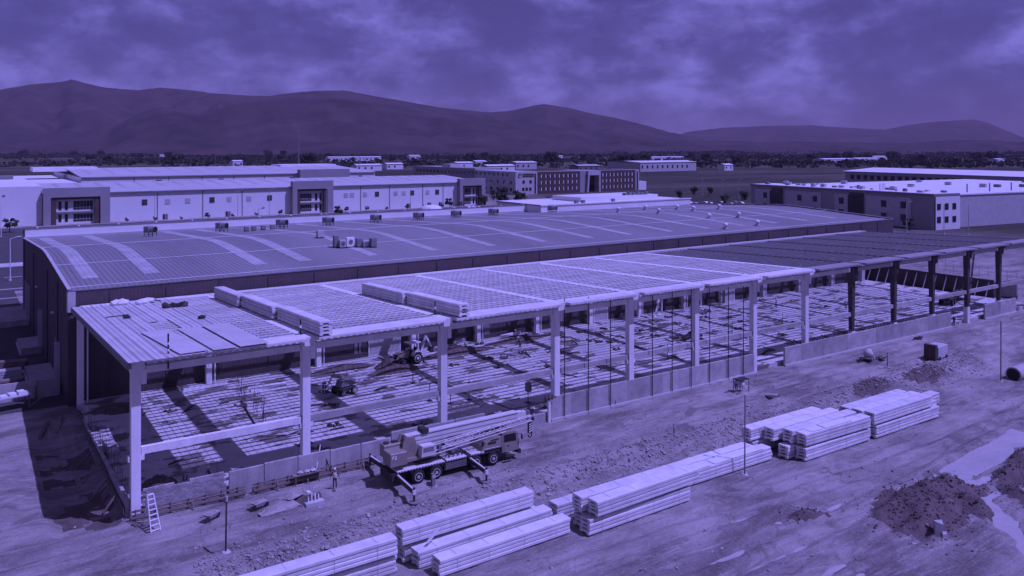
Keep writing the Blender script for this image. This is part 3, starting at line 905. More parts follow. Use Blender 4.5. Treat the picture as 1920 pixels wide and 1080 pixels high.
# ================================================================== LOW WALLS, FORMWORK AND RODS OF THE WORKS
def front_walls():
    # coursed block wall near the corner
    t = thing('block_wall', 'low grey block wall with coursed blocks beside the front corner column', 'wall', (.5, -.3, 0))
    bm_ = MB().cbox(0, .392, -.09, .09, 0, .19, .012).mesh('block', BLOCK)
    MB().box(.72, 6.6, -.26, -.16, 0, 2.0).part('core', JOINT, t)
    rnd_ = random.Random(2)
    for r_ in range(11):
        off = .2 if r_ % 2 else 0.0
        for k in range(17):
            x = off + k * .402
            if x > 6.3 or (r_ == 10 and 5 < k < 9): continue
            inst(bm_, 'block', t, (x + .02, rnd_.uniform(-.012, .012), r_ * .2), (0, 0, 0))
    for k, x in enumerate((2.4, 6.4)):
        for j in (-.05, .05): MB().tube((x + j, -.22, 0), (x + j, -.22, 3.1), .018, 5).part('starter_bar', RUST, t)

    def panel_wall(label, x0, x1, zt_, w, mat, joint, jit=.05, lip=True, name='panel_wall'):
        t = thing(name, label, 'wall', (x0, -.3, 0))
        n = max(1, round((x1 - x0) / w)); rn = random.Random(int(x0))
        for k in range(n):
            a = x0 + (x1 - x0) * k / n; b = x0 + (x1 - x0) * (k + 1) / n
            h = zt_ + rn.uniform(-jit, jit)
            MB().cbox(a + .035, b - .035, -.42, -.17 + rn.uniform(-.01, .02), -.3, h, .03).part('panel', mat, t)
            if k: MB().box(a - .032, a + .032, -.405, -.2, -.3, zt_ - .06).part('joint', joint, t)
        if lip: MB().box(x0, x1, -.62, -.424, -.3, .22).part('footing', KERB, t)
        return t
    w = panel_wall('low rendered wall with dark open joints behind the worker in the vest', 7.35, 22.6, 2.12, 3.05, WALLC, JOINT, .1, False)
    panel_wall('low rendered wall behind the raised crane boom', 22.7, 33.4, 2.45, 3.5, WALLC, JOINT, .06, False)
    t = thing('concrete_upstand', 'short pale concrete upstand ending at the slab opening beyond the crane', 'wall', (33.6, -.3, 0))
    MB().cbox(33.6, 41.2, -.4, -.15, -.3, 1.05, .03).part('upstand', WALLC, t)
    for k in range(4): MB().tube((34.2 + 1.9 * k, -.3, 1.0), (34.2 + 1.9 * k, -.3, 1.9), .02, 5).part('starter_bar', RUST, t)
    panel_wall('long low wall of grey panels with pale joints under the tall rods', 41.9, 75.6, 2.62, 2.8, BLOCK, LGREY, .02)
    panel_wall('long low wall of grey panels with bent bars along its top, beyond the gap', 81.9, 125.2, 2.55, 3.6, BLOCK, LGREY, .02)
    panel_wall('short stretch of low grey panel wall past the dark end columns', 136.2, 147.5, 2.6, 5.6, BLOCK, LGREY, .02)
    # bent starter bars on top of the far wall
    t = thing('starter_bars', 'row of bent dark reinforcing bars along the far low wall top', 'rebar', (86, -.3, 2.5))
    for k in range(26):
        x = 85.6 + 1.25 * k
        MB().path([(x, -.3, 2.4), (x, -.3, 3.0), (x + .5, -.3, 3.05), (x + .52, -.3, 2.75)], .05, 5).part('bar', RUST, t)
    # post with clamp where the wall opens
    t = thing('clamped_post', 'short wooden post with dark clamps at the wall end beyond the crane', 'post', (41.6, -.5, 0))
    MB().box(41.45, 41.75, -.62, -.40, -.1, 2.7).part('post', CONC, t)
    for k in range(3): MB().box(40.9 + .45 * k, 41.1 + .45 * k, -.72, -.62, 2.45, 2.95).part('clamp', RUST, t)
    MB().box(40.7, 42.4, -.80, -.725, 2.62, 2.76).part('clamp_bar', RUST, t)


front_walls()

# tall thin rods standing at the grey wall
for k, (x, zt_) in enumerate(((43.7, 13.3), (47.1, 13.1), (50.4, 12.9), (57.0, 12.6), (60.3, 12.4), (63.6, 12.3), (66.9, 12.1), (70.4, 12.0), (73.3, 11.8))):
    ordn = ['first', 'second', 'third', 'fourth', 'fifth', 'sixth', 'seventh', 'eighth', 'ninth'][k]
    t = thing('steel_rod', f'{ordn} of the tall thin dark rods along the grey wall, counted from the left', 'rod', (x, -.55, 0), group='tall rods at the wall')
    MB().tube((0, 0, 0), (0, 0, zt_), .055, 6).part('shaft', DARK, t, world=False)
    MB().box(-.12, .12, -.12, .12, 0, .04).part('base_plate', DARK, t, world=False)

# formwork rails at the foot of the front wall
for nm, x0, x1, lb in (('formwork_rails', -.6, 8.6, 'timber formwork rails and boards at the foot of the block wall'), ('formwork_rails', 9.2, 20.8, 'double timber rails on stakes at the foot of the rendered wall')):
    t = thing(nm, lb, 'formwork', (x0, -1.2, 0))
    for j, (yy, zz) in enumerate(((-1.0, .42), (-1.0, .78), (-1.28, .36))):
        n = int((x1 - x0) / 3.9) + 1
        for k in range(n):
            a = x0 + (x1 - x0) * k / n; b = x0 + (x1 - x0) * (k + 1) / n
            MB().bar((a + .02, yy, zz + random.uniform(-.03, .03)), (b - .02, yy, zz + random.uniform(-.03, .03)), .09, .16).part('rail', TIMBER, t)
    k = 0; x = x0 + .4
    while x < x1:
        MB().bar((x, -1.1, -.3), (x + random.uniform(-.1, .1), -1.12, .98), .09, .09).part('stake', TIMBER, t)
        if k % 2: MB().bar((x + .3, -1.75, .0), (x + .3, -1.12, .8), .07, .09).part('brace', TIMBER, t)
        x += 1.35; k += 1
    MB().box(x0, x1, -.92, -.86, -.2, .5).part('form_board', PLY, t)

# low wall and boards along the left end, stepping back
t = thing('end_wall', 'rough low end wall with boards and starter bars running back from the corner column', 'wall', (-.6, 0, 0))
for k in range(7):
    y0 = .1 + 3.6 * k
    hh = 1.5 - .13 * k + random.uniform(-.05, .05)
    MB().cbox(-.72, -.42, y0, y0 + 3.5, -.9, hh, .03).part('panel', WALLC if k % 3 else BLOCK, t)
    MB().bar((-.86, y0, .5 + random.uniform(-.1, .2)), (-.86, y0 + 3.5, .6 + random.uniform(-.1, .2)), .05, .5).part('board', PLY, t)
    for j in range(3):
        MB().tube((-.3, y0 + .6 + 1.1 * j, .4), (-.3 + random.uniform(-.04, .04), y0 + .6 + 1.1 * j, 2.6 + random.uniform(-.3, .2)), .022, 5).part('starter_bar', RUST, t)
for k in range(4):
    MB().bar((-2.2 - .2 * k, 3 + 4.2 * k, -.7), (-.9, 3.4 + 4.2 * k, .8), .1, .1).part('brace', TIMBER, t)
t = thing('block_pile', 'small stack of pale blocks on the end wall behind the corner column', 'blocks', (.4, 14, .5))
for k in range(7):
    for j in range(3):
        MB().cbox(.0, .9, 13 + .62 * k, 13.58 + .62 * k, .5 + .24 * j, .72 + .24 * j, .02).part('block', BLOCK if (k + j) % 3 else KERB, t)

# short walls, boards and earth in the trench corner
for lb, (x0, y0), (x1, y1), z, w, h, m_ in (
        ('pale plank lying in the shaded trench left of the corner', (-4.2, 2.2), (-3.9, 6.8), -.75, .35, .08, KERB),
        ('dark boards propped in the shade beside the rear left column', (-4.8, 24.5), (-3.6, 29.5), .25, .3, .25, PLY),
        ('long weathered plank on the ground left of the rear column', (-3.1, 26.0), (-2.2, 31.0), .12, .28, .1, TIMBER)):
    o = MB().bar((x0, y0, z), (x1, y1, z + .05), w, h).part('plank_board', m_); tag(o, lb, 'board')


# ================================================================== DARK WAREHOUSE WITH THE GREY ROOF
def zold(y):
    """roof profile front to rear"""
    pts = [(35.0, 13.25), (48, 13.95), (56, 14.38), (60, 14.58), (64, 14.68), (68, 14.62), (74, 14.35), (104, 12.95)]
    return float(np.interp(y, [p[0] for p in pts], [p[1] for p in pts]))


YS = [35.0, 42, 48, 52, 56, 58, 60, 62, 64, 66, 68, 71, 74, 82, 92, 104.0]
X0, X1 = -1.0, 167.0
wh = thing('warehouse', 'long dark charcoal warehouse with a low curved grey roof behind the new frame', 'warehouse', (X0, 35, 0))


def roof_strip(x0, x1, dz, th, ys=YS):
    b = MB()
    n = len(ys)
    for y in ys:
        z = zold(y) + dz
        b.v += [(x0, y, z), (x1, y, z), (x0, y, z - th), (x1, y, z - th)]
    for k in range(n - 1):
        a, c = 4 * k, 4 * k + 4
        b.f += [(a, a + 1, c + 1, c), (a + 3, a + 2, c + 2, c + 3), (a + 2, a, c, c + 2), (a + 1, a + 3, c + 3, c + 1)]
    b.f += [(0, 2, 3, 1), (4 * n - 4, 4 * n - 3, 4 * n - 1, 4 * n - 2)]
    return b


def old_warehouse():
    roof = roof_strip(X0 + .15, X1 - .15, 0, .12).part('roof', ROOFG, wh)
    for x in (2.1, 9.3, 23.4, 29.9, 40.5, 51.0, 61.8, 72.5, 83, 92.5, 103, 113.5, 124, 134.5, 145, 155.5):
        w = .95 if x < 35 else .8
        roof_strip(x - w, x + w, .035, .03, [y for y in YS if y > 37]).part('skylight', SKYL, roof)
    for y in (37.2, 52.5, 74.5):
        b = MB(); b.box(X0 + .3, X1 - .3, y - .2, y + .2, zold(y) + .02, zold(y) + .075); b.part('lap_flashing', LAP, roof)
    MB().box(X0, X1, 34.9, 35.0, .0, 13.28).part('front_wall', CHAR, wh)
    # parapet cap on the front edge and the end wall with its sloping top
    MB().box(X0 - .1, X1 + .05, 34.82, 35.14, 13.29, 13.40).part('front_cap', MIDG, wh)
    poly = [(35.0, -.2), (104.6, -.2), (104.6, 14.75)] + [(y, zold(y) + .22) for y in reversed(YS)]
    MB().prism(poly, 'x', X0 - .14, X0 + .13).part('end_wall', CHARY, wh)
    MB().prism(poly, 'x', X1 - .13, X1 + .14).part('end_wall', CHARY, wh)
    b = MB()
    for ya, yb in zip(YS[:-1], YS[1:]):
        b.bar((X0, ya, zold(ya) + .28), (X0, yb, zold(yb) + .28), .42, .1)
    b.part('end_cap', LGREY, wh)
    b = MB()
    for ya, yb in zip(YS[:-1], YS[1:]):
        b.bar((X1, ya, zold(ya) + .28), (X1, yb, zold(yb) + .28), .36, .1)
    b.part('end_cap', LGREY, wh)
    # pale front left corner and upper front bands
    MB().box(X0 - .2, X0 + .62, 34.72, 34.815, 10.9, 13.25).part('corner_trim', LGREY, wh)
    MB().box(X0 - .2, X0 - .145, 34.82, 35.8, 10.9, 13.25).part('corner_trim', LGREY, wh)
    # rear parapet: white inside face
    par = MB().box(X0 + .16, 112.5, 104.0, 104.3, 12.5, 14.72).part('rear_parapet', WHITE, wh)
    MB().box(X0 + .1, 112.6, 103.92, 104.42, 14.725, 14.86).part('parapet_cap', MIDG, par)
    for k in range(17):
        x = 1 + 6.9 * k
        MB().box(x, x + .3, 103.86, 104.46, 14.865, 15.05).part('cap_clip', WHITE, par)
    MB().box(X0 + .3, 112, 103.7, 103.98, 12.98, 13.35).part('gutter', LGREY, par)
    # raised white block at the right rear
    blk = MB().box(112.6, 166.8, 97.5, 118.0, 12.6, 14.85).part('raised_block', WHITE, wh)
    MB().box(112.4, 167, 97.3, 97.6, 14.855, 15.15).part('block_parapet', WHITE, blk)
    MB().box(112.4, 112.7, 97.61, 118.1, 14.855, 15.15).part('block_parapet', GREYP, blk)
    MB().box(112.4, 167, 117.8, 118.1, 14.855, 15.15).part('block_parapet', WHITE, blk)
    b2 = MB().box(131, 160, 104, 117.0, 14.86, 16.1).part('raised_block', WHITER, wh)
    for k in range(6): MB().box(148 + 1.6 * k, 149.2 + 1.6 * k, 105, 106.2, 16.11, 16.75 + .2 * (k % 2)).part('roof_unit', MIDG, b2)
    for x in (126, 128.4, 139): MB().box(x, x + .8, 100, 100.8, 14.86, 15.7).part('roof_unit', MIDG, b2)
    # doors and pale panels in the front wall (seen between the new columns)
    for x0, x1 in ((36.5, 41.1), (76.6, 80.4), (108.5, 112.5)):
        d = MB().box(x0, x1, 34.76, 34.88, .3, 3.5).part('roller_door', LGREY, wh)
        for k in range(6): MB().box(x0 + .06, x1 - .06, 34.70, 34.757, .42 + .5 * k, .88 + .5 * k).part('door_slat', LGREY, d)
        MB().box(x0 - .2, x0 - .02, 34.68, 34.89, .3, 3.7).part('door_jamb', WHITE, d)
        MB().box(x1 + .02, x1 + .2, 34.68, 34.89, .3, 3.7).part('door_jamb', WHITE, d)
    for x in (34.2, 55.6, 68.2, 92.0, 120.0):
        MB().box(x, x + 1.0, 34.80, 34.89, .4, 2.6).part('side_door', MIDG, wh)
    for k in range(26):
        x = 3.2 + 6.3 * k
        MB().box(x, x + .16, 34.80, 34.895, .2, 12.9).part('pilaster', STEEL, wh)
    MB().box(X0 + .2, X1, 34.78, 34.896, .35, 1.1).part('base_course', STEEL, wh)
    # doors, pale jambs and lamps in the shaded end wall
    for ya, yb, zt_ in ((88.5, 104, 6.2), (66.2, 71.5, 5.8), (43.4, 48.4, 5.6)):
        MB().box(X0 - .2, X0 - .145, ya, yb, .8, zt_).part('end_door', MIDG, wh)
        MB().box(X0 - .75, X0 - .15, ya - .35, ya, .4, zt_ + .3).part('door_jamb', LGREY, wh)
    for y in (50, 74): MB().box(X0 - .5, X0 - .15, y, y + .5, 8.3, 8.5).part('wall_lamp', PAINTW, wh)
    for y in (45.0, 58.0, 80.0, 100.0): MB().tube((X0 - .24, y, 0), (X0 - .24, y, 13.0), .07, 6).part('downpipe', DARK, wh)


old_warehouse()

# loading ramps by the end wall
for lb, x0, y0, y1, z in (('concrete dock ramp nearest the corner of the dark warehouse', -4.2, 42.0, 54.5, 1.15), ('middle concrete dock ramp on the shaded side of the warehouse', -3.9, 65.0, 74.0, 1.0), ('farthest concrete dock ramp on the shaded side of the warehouse', -5.6, 88, 104, .95)):
    t = thing('dock_ramp', lb, 'ramp', (x0, y0, 0))
    MB().hexa([(x0, y0, 0.0), (-1.2, y0, 0.0), (-1.2, y1, 0.0), (x0, y1, 0.0), (x0, y0, z * .95), (-1.2, y0, z), (-1.2, y1, z * .8), (x0, y1, z * .75)]).part('deck', WALLC, t)
    MB().box(x0 - .15, x0 - .005, y0, y1, 0, .3).part('kerb', KERB, t)
    MB().box(x0, -1.3, y0 - .25, y0 - .01, 0, z + .1).part('end_wall', BLOCK, t)


# ---------------------------------------------------------------- roof equipment of the dark warehouse
def cooler():
    t = thing('roof_cooler', 'x', 'cooler', (0, 0, 0))
    MB().cbox(-1.25, .15, -.7, .7, .75, 2.15, .08).part('cabinet', GALV, t, world=False)
    for k in range(6): MB().box(-1.2, .1, -.73, -.705, .85 + .19 * k, .95 + .19 * k).part('louvre', MIDG, t, world=False)
    d = MB().lathe((.15, 0, 1.5), (1, 0, 0), [(0, .5), (.35, .62), (1.2, .66), (1.25, .70)], 18).part('duct', GALV, t, world=False, smooth_=True)
    MB().lathe((1.402, 0, 1.5), (1, 0, 0), [(0, .64), (.015, .60)], 18).part('duct_mouth', BLACKP, d, world=False)
    for x in (-1.15, .05, 1.2):
        for y in (-.6, .6): MB().bar((x, y, 0), (x, y, .95), .08, .08).part('leg', DARK, t, world=False)
    MB().box(-1.2, 1.3, -.64, -.56, .40, .48).box(-1.2, 1.3, .56, .64, .40, .48).part('stand_rail', DARK, t, world=False)
    MB().tube((-.5, .2, 2.1), (-.9, .2, 2.9), .05, 6).part('pipe', GALV, t, world=False)
    return t


c0 = cooler()
spots = [(18.1, 90), (30.9, 90), (43.0, 91), (52.6, 90.5), (63.8, 91.5), (74.1, 91.3), (83.9, 91.5), (94.2, 91.6), (112.0, 92)]
nm_ = ['first', 'second', 'third', 'fourth', 'fifth', 'sixth', 'seventh', 'eighth', 'ninth']
for k, (x, y) in enumerate(spots):
    o = c0 if k == 0 else copy_tree(c0)
    o.location = (x, y, zold(y) + .02); o.rotation_euler = (0, 0, -1.0)
    o.scale = (.85, .85, .85)
    o['label'] = f'{nm_[k]} round-mouthed cooler from the left along the white rear parapet'
    o['group'] = 'coolers along the parapet'


def roof_unit(label, x, y, w, d, h, mat, fan=True, nm='roof_unit', cat='roof unit'):
    z = zold(y)
    t = thing(nm, label, cat, (x, y, z), group='units on the dark warehouse roof')
    MB().cbox(-w / 2, w / 2, -d / 2, d / 2, .18, h, .05).part('casing', mat, t, world=False)
    MB().box(-w / 2, w / 2, -d / 2, -d / 2 + .1, 0, .175).box(-w / 2, w / 2, d / 2 - .1, d / 2, 0, .175).part('skid', DARK, t, world=False)
    if fan:
        f = MB().lathe((0, -d / 2 - .003, h * .58), (0, -1, 0), [(0, .36), (.06, .36), (.07, .30)], 14).part('fan', MIDG, t, world=False)
        MB().lathe((0, -d / 2 - .08, h * .58), (0, -1, 0), [(0, .09), (.03, .09)], 10).part('fan_hub', DARK, f, world=False)
    return t


roof_unit('tall dark condenser at the left end of the roof unit row', 38.0, 50.8, .7, .7, 1.9, MIDG, False)
roof_unit('white condenser leaning second from left in the roof unit row', 38.8, 50.0, 1.0, .7, 1.3, LGREY)
roof_unit('largest white condenser with a round fan in the roof unit row', 40.1, 50.1, 1.3, .8, 1.6, WHITE)
roof_unit('dark square condenser right of the large white one', 41.4, 49.6, .9, .8, 1.4, MIDG, False)
roof_unit('low grey condenser near the right end of the roof unit row', 42.4, 49.2, 1.0, .7, 1.1, LGREY)
roof_unit('dark box at the right end of the roof unit row', 43.4, 48.6, .9, .8, 1.5, MIDG, False)
roof_unit('single small white-topped unit alone on the grey roof', 39.4, 61.0, 1.1, .9, 1.3, LGREY, False)
for k, x in enumerate((35.0, 36.6, 38.6, 40.6)):
    roof_unit(f'{nm_[k]} of the small grey boxes between the second and third coolers', x, 88 + .5 * k, .8, .7, .9, MIDG, False, 'roof_box', 'box')
o = None
for k, (x, y) in enumerate(((122.1, 78.7), (133.6, 81.4), (122.3, 65.1), (137.7, 74.3), (134.7, 66.1), (125.3, 52.6), (144.9, 67.2), (134.0, 51.8), (116.2, 40.0), (126.5, 40.5))):
    z = zold(y)
    if o is None:
        v0 = thing('turbine_vent', 'white mushroom vent standing on the right half of the grey roof', 'vent', (x, y, z), group='mushroom vents on the grey roof')
        MB().box(-.45, .45, -.45, .45, 0, .35).part('curb', LGREY, v0, world=False)
        MB().lathe((0, 0, .35), (0, 0, 1), [(0, .3), (.3, .3)], 12).part('neck', GALV, v0, world=False)
        MB().lathe((0, 0, .66), (0, 0, 1), [(0, .38), (.22, .52), (.48, .46), (.64, .22), (.68, .05)], 14).part('cap', WHITE, v0, world=False, smooth_=True)
        o = v0
    else: o = copy_tree(v0)
    o.location = (x, y, z); o.scale = (.95, .95, .95)


# ================================================================== BUILDINGS BEHIND
def gable(x0, x1, y0, y1, ze, zr, mat, parent, name='roof'):
    ym = (y0 + y1) / 2
    return MB().prism([(y0 - .6, ze), (ym, zr), (y1 + .6, ze), (y1 + .6, ze - .35), (ym, zr - .35), (y0 - .6, ze - .35)], 'x', x0 - .3, x1 + .3).part(name, mat, parent)


def portal(parent, x0, x1, y, zt_, side):
    """grey entrance frame with a two-storey glazed bay set back in it"""
    w = x1 - x0
    p = MB().box(x0, x1, y - 3.0, y - .01, zt_ - 3.6, zt_).part('portal_head', GREYP, parent)
    MB().box(x0, x0 + .11 * w, y - 3.0, y - .01, 0, zt_ - 3.61).part('portal_leg', GREYP, p)
    MB().box(x1 - .15 * w, x1, y - 3.0, y - .01, 0, zt_ - 3.61).part('portal_leg', GREYP, p)
    MB().box(x0 + .115 * w, x1 - .155 * w, y - 2.6, y - 2.3, zt_ - 4.5, zt_ - 3.615).part('soffit', BRICK, p)
    MB().box(x0 + .115 * w, x0 + .19 * w, y - 2.5, y - .3, 0, zt_ - 4.51).part('reveal', BRICK, p)
    MB().box(x1 - .23 * w, x1 - .155 * w, y - 2.5, y - .3, 0, zt_ - 4.51).part('reveal', BRICK, p)
    MB().box(x0 + .115 * w, x1 - .155 * w, y - .9, y - .012, 0, zt_ - 3.7).part('bay', WHITE, p)
    a, b = x0 + .2 * w, x1 - .24 * w
    for z0, z1 in ((1.0, 3.9), (5.6, 8.9)):
        for fa, fb in ((.05, .13), (.22, .30), (.45, .97)) if side else ((.03, .52), (.68, .78), (.88, .97)):
            g = MB().box(a + (b - a) * fa, a + (b - a) * fb, y - 1.0, y - .905, z0, z1).part('window', GLASS, p)
            if fb - fa > .3:
                for k in range(1, 6):
                    xx = a + (b - a) * (fa + (fb - fa) * k / 6)
                    MB().box(xx - .05, xx + .05, y - 1.06, y - 1.005, z0, z1).part('mullion', LGREY, g)
                MB().box(a + (b - a) * fa, a + (b - a) * fb, y - 1.07, y - 1.062, z0 + .8, z0 + .95).part('mullion', LGREY, g)
    MB().box(x0 + .19 * w, x1 - .23 * w, y - 2.0, y - .91, 4.4, 4.9).part('balcony', MIDG, p)
    return p


w1 = thing('white_warehouse', 'nearer long white panel warehouse with three grey framed entrances', 'warehouse', (17, 290, 0))
MB().box(17.2, 216, 290, 372, 0, 11.6).part('wall', WHITE, w1)
rf = gable(17.2, 216, 290, 372, 12.1, 14.4, PALER, w1)
for k in range(24):
    x = 24 + 8.0 * k
    ym = 331
    MB().hexa([(x, 292, 12.13), (x + 1.6, 292, 12.13), (x + 1.6, ym - 2, 14.3), (x, ym - 2, 14.3), (x, 292, 12.2), (x + 1.6, 292, 12.2), (x + 1.6, ym - 2, 14.38), (x, ym - 2, 14.38)]).part('skylight', SKYL, rf)
MB().box(17, 216.3, 289.2, 289.4, 11.62, 11.98).part('eave_gutter', MIDG, w1)
MB().box(-60, 17.1, 289.5, 372, 0, 15.0).part('end_block', WHITE, w1)
MB().box(212, 217, 289.6, 330, 0, 13.0).part('end_pier', GREYP, w1)
portal(w1, 17.3, 40.4, 290, 14.2, True)
portal(w1, 114.5, 133.6, 290, 14.6, False)
portal(w1, 201.2, 216.4, 290, 13.9, False)
for x in (58.5, 76.5, 93.0, 148.4, 163.4, 181.5, 193.0):
    MB().box(x - .16, x + .16, 289.86, 289.995, 0, 11.5).part('panel_joint', MIDG, w1)
for x in (53.6, 80.3, 105.0, 156.8, 175.6, 189.6):
    g = MB().box(x - 1.0, x + 1.0, 289.8, 289.99, 6.4, 8.6).part('wall_vent', DARK, w1)
    MB().box(x - 1.1, x + 1.1, 289.76, 289.797, 7.45, 7.55).part('vent_bar', MIDG, g)
for x in (62.5, 70.4, 87.4, 95.9, 141.0, 144.0, 150.6, 166.7, 171.0, 184.2):
    MB().box(x - 1.0, x + 1.0, 289.87, 289.992, 6.4, 8.5).part('wall_panel', LGREY, w1)
for x in (61.0, 86.4, 173.0, 184.6, 191.0):
    MB().box(x - .4, x + .4, 289.8, 289.99, .1, 2.3).part('side_door', DARK, w1)
    MB().box(x + .7, x + 1.5, 289.8, 289.99, .1, 2.3).part('side_door', MIDG, w1)
for x in (2.0, 4.2): MB().box(x, x + .8, 289.3, 289.48, 11.6, 11.9).part('wall_lamp', DARK, w1)

w2 = thing('white_warehouse', 'farther long white warehouse with a pale roof, half hidden behind the nearer one', 'warehouse', (0, 420, 0))
MB().box(46, 216, 420, 560, 0, 13.6).part('wall', WHITE, w2)
rf = gable(46, 216, 420, 560, 14.0, 17.2, PALER, w2)
for k in range(13):
    x = 52 + 12 * k
    MB().hexa([(x, 424, 14.12), (x + 2, 424, 14.12), (x + 2, 484, 16.86), (x, 484, 16.86), (x, 424, 14.2), (x + 2, 424, 14.2), (x + 2, 484, 16.95), (x, 484, 16.95)]).part('skylight', SKYL, rf)
MB().box(46, 216, 419.3, 419.5, 13.3, 13.62).part('eave_gutter', MIDG, w2)
MB().box(-60, 45.8, 421, 560, 0, 11.0).part('low_block', WHITE, w2)
MB().box(-60, 14.5, 412, 420.8, 0, 15.4).part('portal_head', GREYP, w2)
MB().box(-58, 8, 411.7, 411.99, 9.6, 10.6).part('portal_recess', DARK, w2)
MB().box(164, 196, 414, 419.2, 0, 16.2).part('portal_head', GREYP, w2)
for k in range(8):
    x = 72 + 18 * k
    MB().box(x - .2, x + .2, 419.8, 419.99, 0, 13.2).part('panel_joint', MIDG, w2)
for x in (84, 118, 160, 205):
    MB().box(x - .9, x + 2.0, 418.9, 419.2, 10.4, 11.6).part('wall_lamp', DARK, w2)
for x0, x1 in ((28, 62), (174, 214)):
    MB().box(x0, x1, 480, 500, 15.5, 17.9).part('roof_parapet', WHITE, w2)

# ---- brick office with round badge sign
of = thing('office_building', 'three storey office block with brick fronts, small windows and a badge sign', 'office', (280, 352, 0))
MB().box(280, 296.8, 352, 400, 0, 14.5).part('white_wing', LGREY, of)
sg = MB().lathe((283.2, 351.9, 12.0), (0, -1, 0), [(0, 1.35), (.12, 1.35)], 20).part('badge', STEEL, of)
MB().lathe((283.2, 351.76, 11.6), (0, -1, 0), [(0, .75), (.05, .75)], 16).part('badge_inner', LGREY, sg)
rl = random.Random(11)
for row, (z0, z1) in enumerate(((12.1, 13.2), (11.0, 11.8))):
    x = 285.4
    while x < 293.6:
        wv = rl.uniform(.42, .62)
        MB().box(x, x + wv, 351.82, 351.99, z0, z1).part('sign_letter', STEEL, sg)
        x += wv + .22
MB().box(294.6, 295.6, 351.85, 351.99, .5, 13.2).part('slot_window', GLASS, of)
for x in (285.3, 290.6):
    for z in (7.0,): MB().box(x, x + 1.7, 351.85, 351.99, z, z + 2.0).part('window', GLASS, of)
for x in (285.0, 287.6, 290.4): MB().box(x, x + 1.7, 351.85, 351.99, 2.4, 4.4).part('window', GLASS, of)


def brick_front(x0, x1, n):
    b = MB().box(x0, x1, 352.2, 380, 0, 14.0).part('brick_front', BRICK, of)
    MB().box(x0 - .1, x1 + .1, 352.0, 352.4, 14.01, 14.4).part('coping', LGREY, b)
    for k in range(n):
        x = x0 + (x1 - x0) * (k + .9) / (n + .6)
        for z in (2.0, 6.2, 10.2):
            MB().box(x - .1, x + .85, 352.02, 352.19, z, z + 2.0).part('window', GLASS, b)
            MB().box(x - .72, x - .12, 351.94, 352.19, z - .1, z + 2.1).part('window_reveal', WHITE, b)


brick_front(297.2, 331.8, 9)
brick_front(348.8, 380.6, 9)
MB().box(332.0, 337.6, 352.6, 380, 0, 13.9).part('ribbed_bay', GREYP, of)
MB().box(337.8, 348.6, 351.0, 380, 11.2, 14.2).part('entrance_head', LGREY, of)
MB().hexa([(336.9, 351, 0), (338.2, 351, 0), (338.2, 380, 0), (336.9, 380, 0), (338.0, 351, 11.19), (339.2, 351, 11.19), (339.2, 380, 11.19), (338.0, 380, 11.19)]).part('entrance_leg', LGREY, of)
MB().box(347.3, 348.5, 351, 380, 0, 11.19).part('entrance_leg', LGREY, of)
MB().box(339.4, 347.2, 356, 357, 0, 11.18).part('entrance_glass', BRICK, of)
MB().box(340, 346.8, 355.8, 355.98, .5, 4.4).part('entrance_door', GLASS, of)
MB().box(380.8, 384.2, 351.9, 380, 0, 14.3).part('end_pier', LGREY, of)
MB().box(382.0, 383.0, 351.7, 351.88, .4, 13.0).part('slot_window', GLASS, of)
MB().box(384.4, 392, 353, 378, 0, 6.0).part('annexe', WHITE, of)
MB().box(297, 384, 380.2, 400, 0, 13.2).part('rear_wing', GREYP, of)
# long grey side wing running back
MB().box(280.2, 300, 400.2, 490, 0, 15.6).part('side_wing', GREYP, of)
for k in range(24):
    y = 360 + 5.3 * k
    z = 11.6
    if y < 398 or y > 401: MB().box(279.9, 279.995 if y < 400 else 280.195, y, y + 2.2, z, z + 1.8).part('window', GLASS, of)
for k in range(5):
    for z in (2.2, 6.6): MB().box(279.9, 279.995, 356 + 7.5 * k, 358.6 + 7.5 * k, z, z + 2.0).part('window', GLASS, of)
MB().box(284, 292, 440, 452, 15.61, 17.8).part('roof_room', LGREY, of)

# ---- low office and big white roof at the right
ang = math.atan2(222.7 - 115.8, 345.4 - 332.2) - math.pi / 2
ro = thing('low_office', 'low two storey grey and white office with a flat white roof at the right', 'office', (280.5, 87.5, 0), ang)


def rpart(b, n, m_, p=None): return b.part(n, m_, p or ro, world=False)


Lr, Dr, Hr = 91.6, 14.2, 13.0
rpart(MB().box(0, Dr, 0, Lr, 0, Hr - .9), 'wall', GREYP)
rpart(MB().box(-.4, Dr + .2, -.4, Lr + .3, Hr - .89, Hr), 'roof_band', MIDG)
rpart(MB().box(.1, Dr - .3, .1, Lr - .3, Hr + .004, Hr + .12), 'roof', WHITER)
rpart(MB().box(.6, Dr + .1, -.5, -.41, 0, Hr - 1.0), 'gable_panel', WHITE)
for k in range(3):
    for z in (2.6, 7.3):
        rpart(MB().box(1.3 + 4.3 * k, 3.3 + 4.3 * k, -.62, -.505, z, z + 2.2), 'window', GLASS)
for y0, y1 in ((9, 29), (37.5, 44), (51, 71), (79.5, 89)):
    f = rpart(MB().box(-.25, -.01, y0, y1, .2, Hr - 1.9), 'pale_panel', LGREY)
    n = max(1, int((y1 - y0) / 7.5))
    for k in range(n):
        y = y0 + 2 + (y1 - y0 - 3) * k / max(1, n)
        for z in (2.4, 7.1): rpart(MB().box(-.36, -.255, y, y + 2.3, z, z + 2.5), 'window', GLASS, f)
for y0, y1 in ((30, 36.5), (72.5, 78.5)):
    rpart(MB().box(-.5, -.012, y0, y1, 0, Hr - 1.2), 'entrance_recess', STEEL)
    for k in range(5): rpart(MB().box(-.62, -.505, y0 + .7 + 1.4 * k, y0 + 1.5 + 1.4 * k, .3, Hr - 2.2), 'mullion_bay', GLASS)
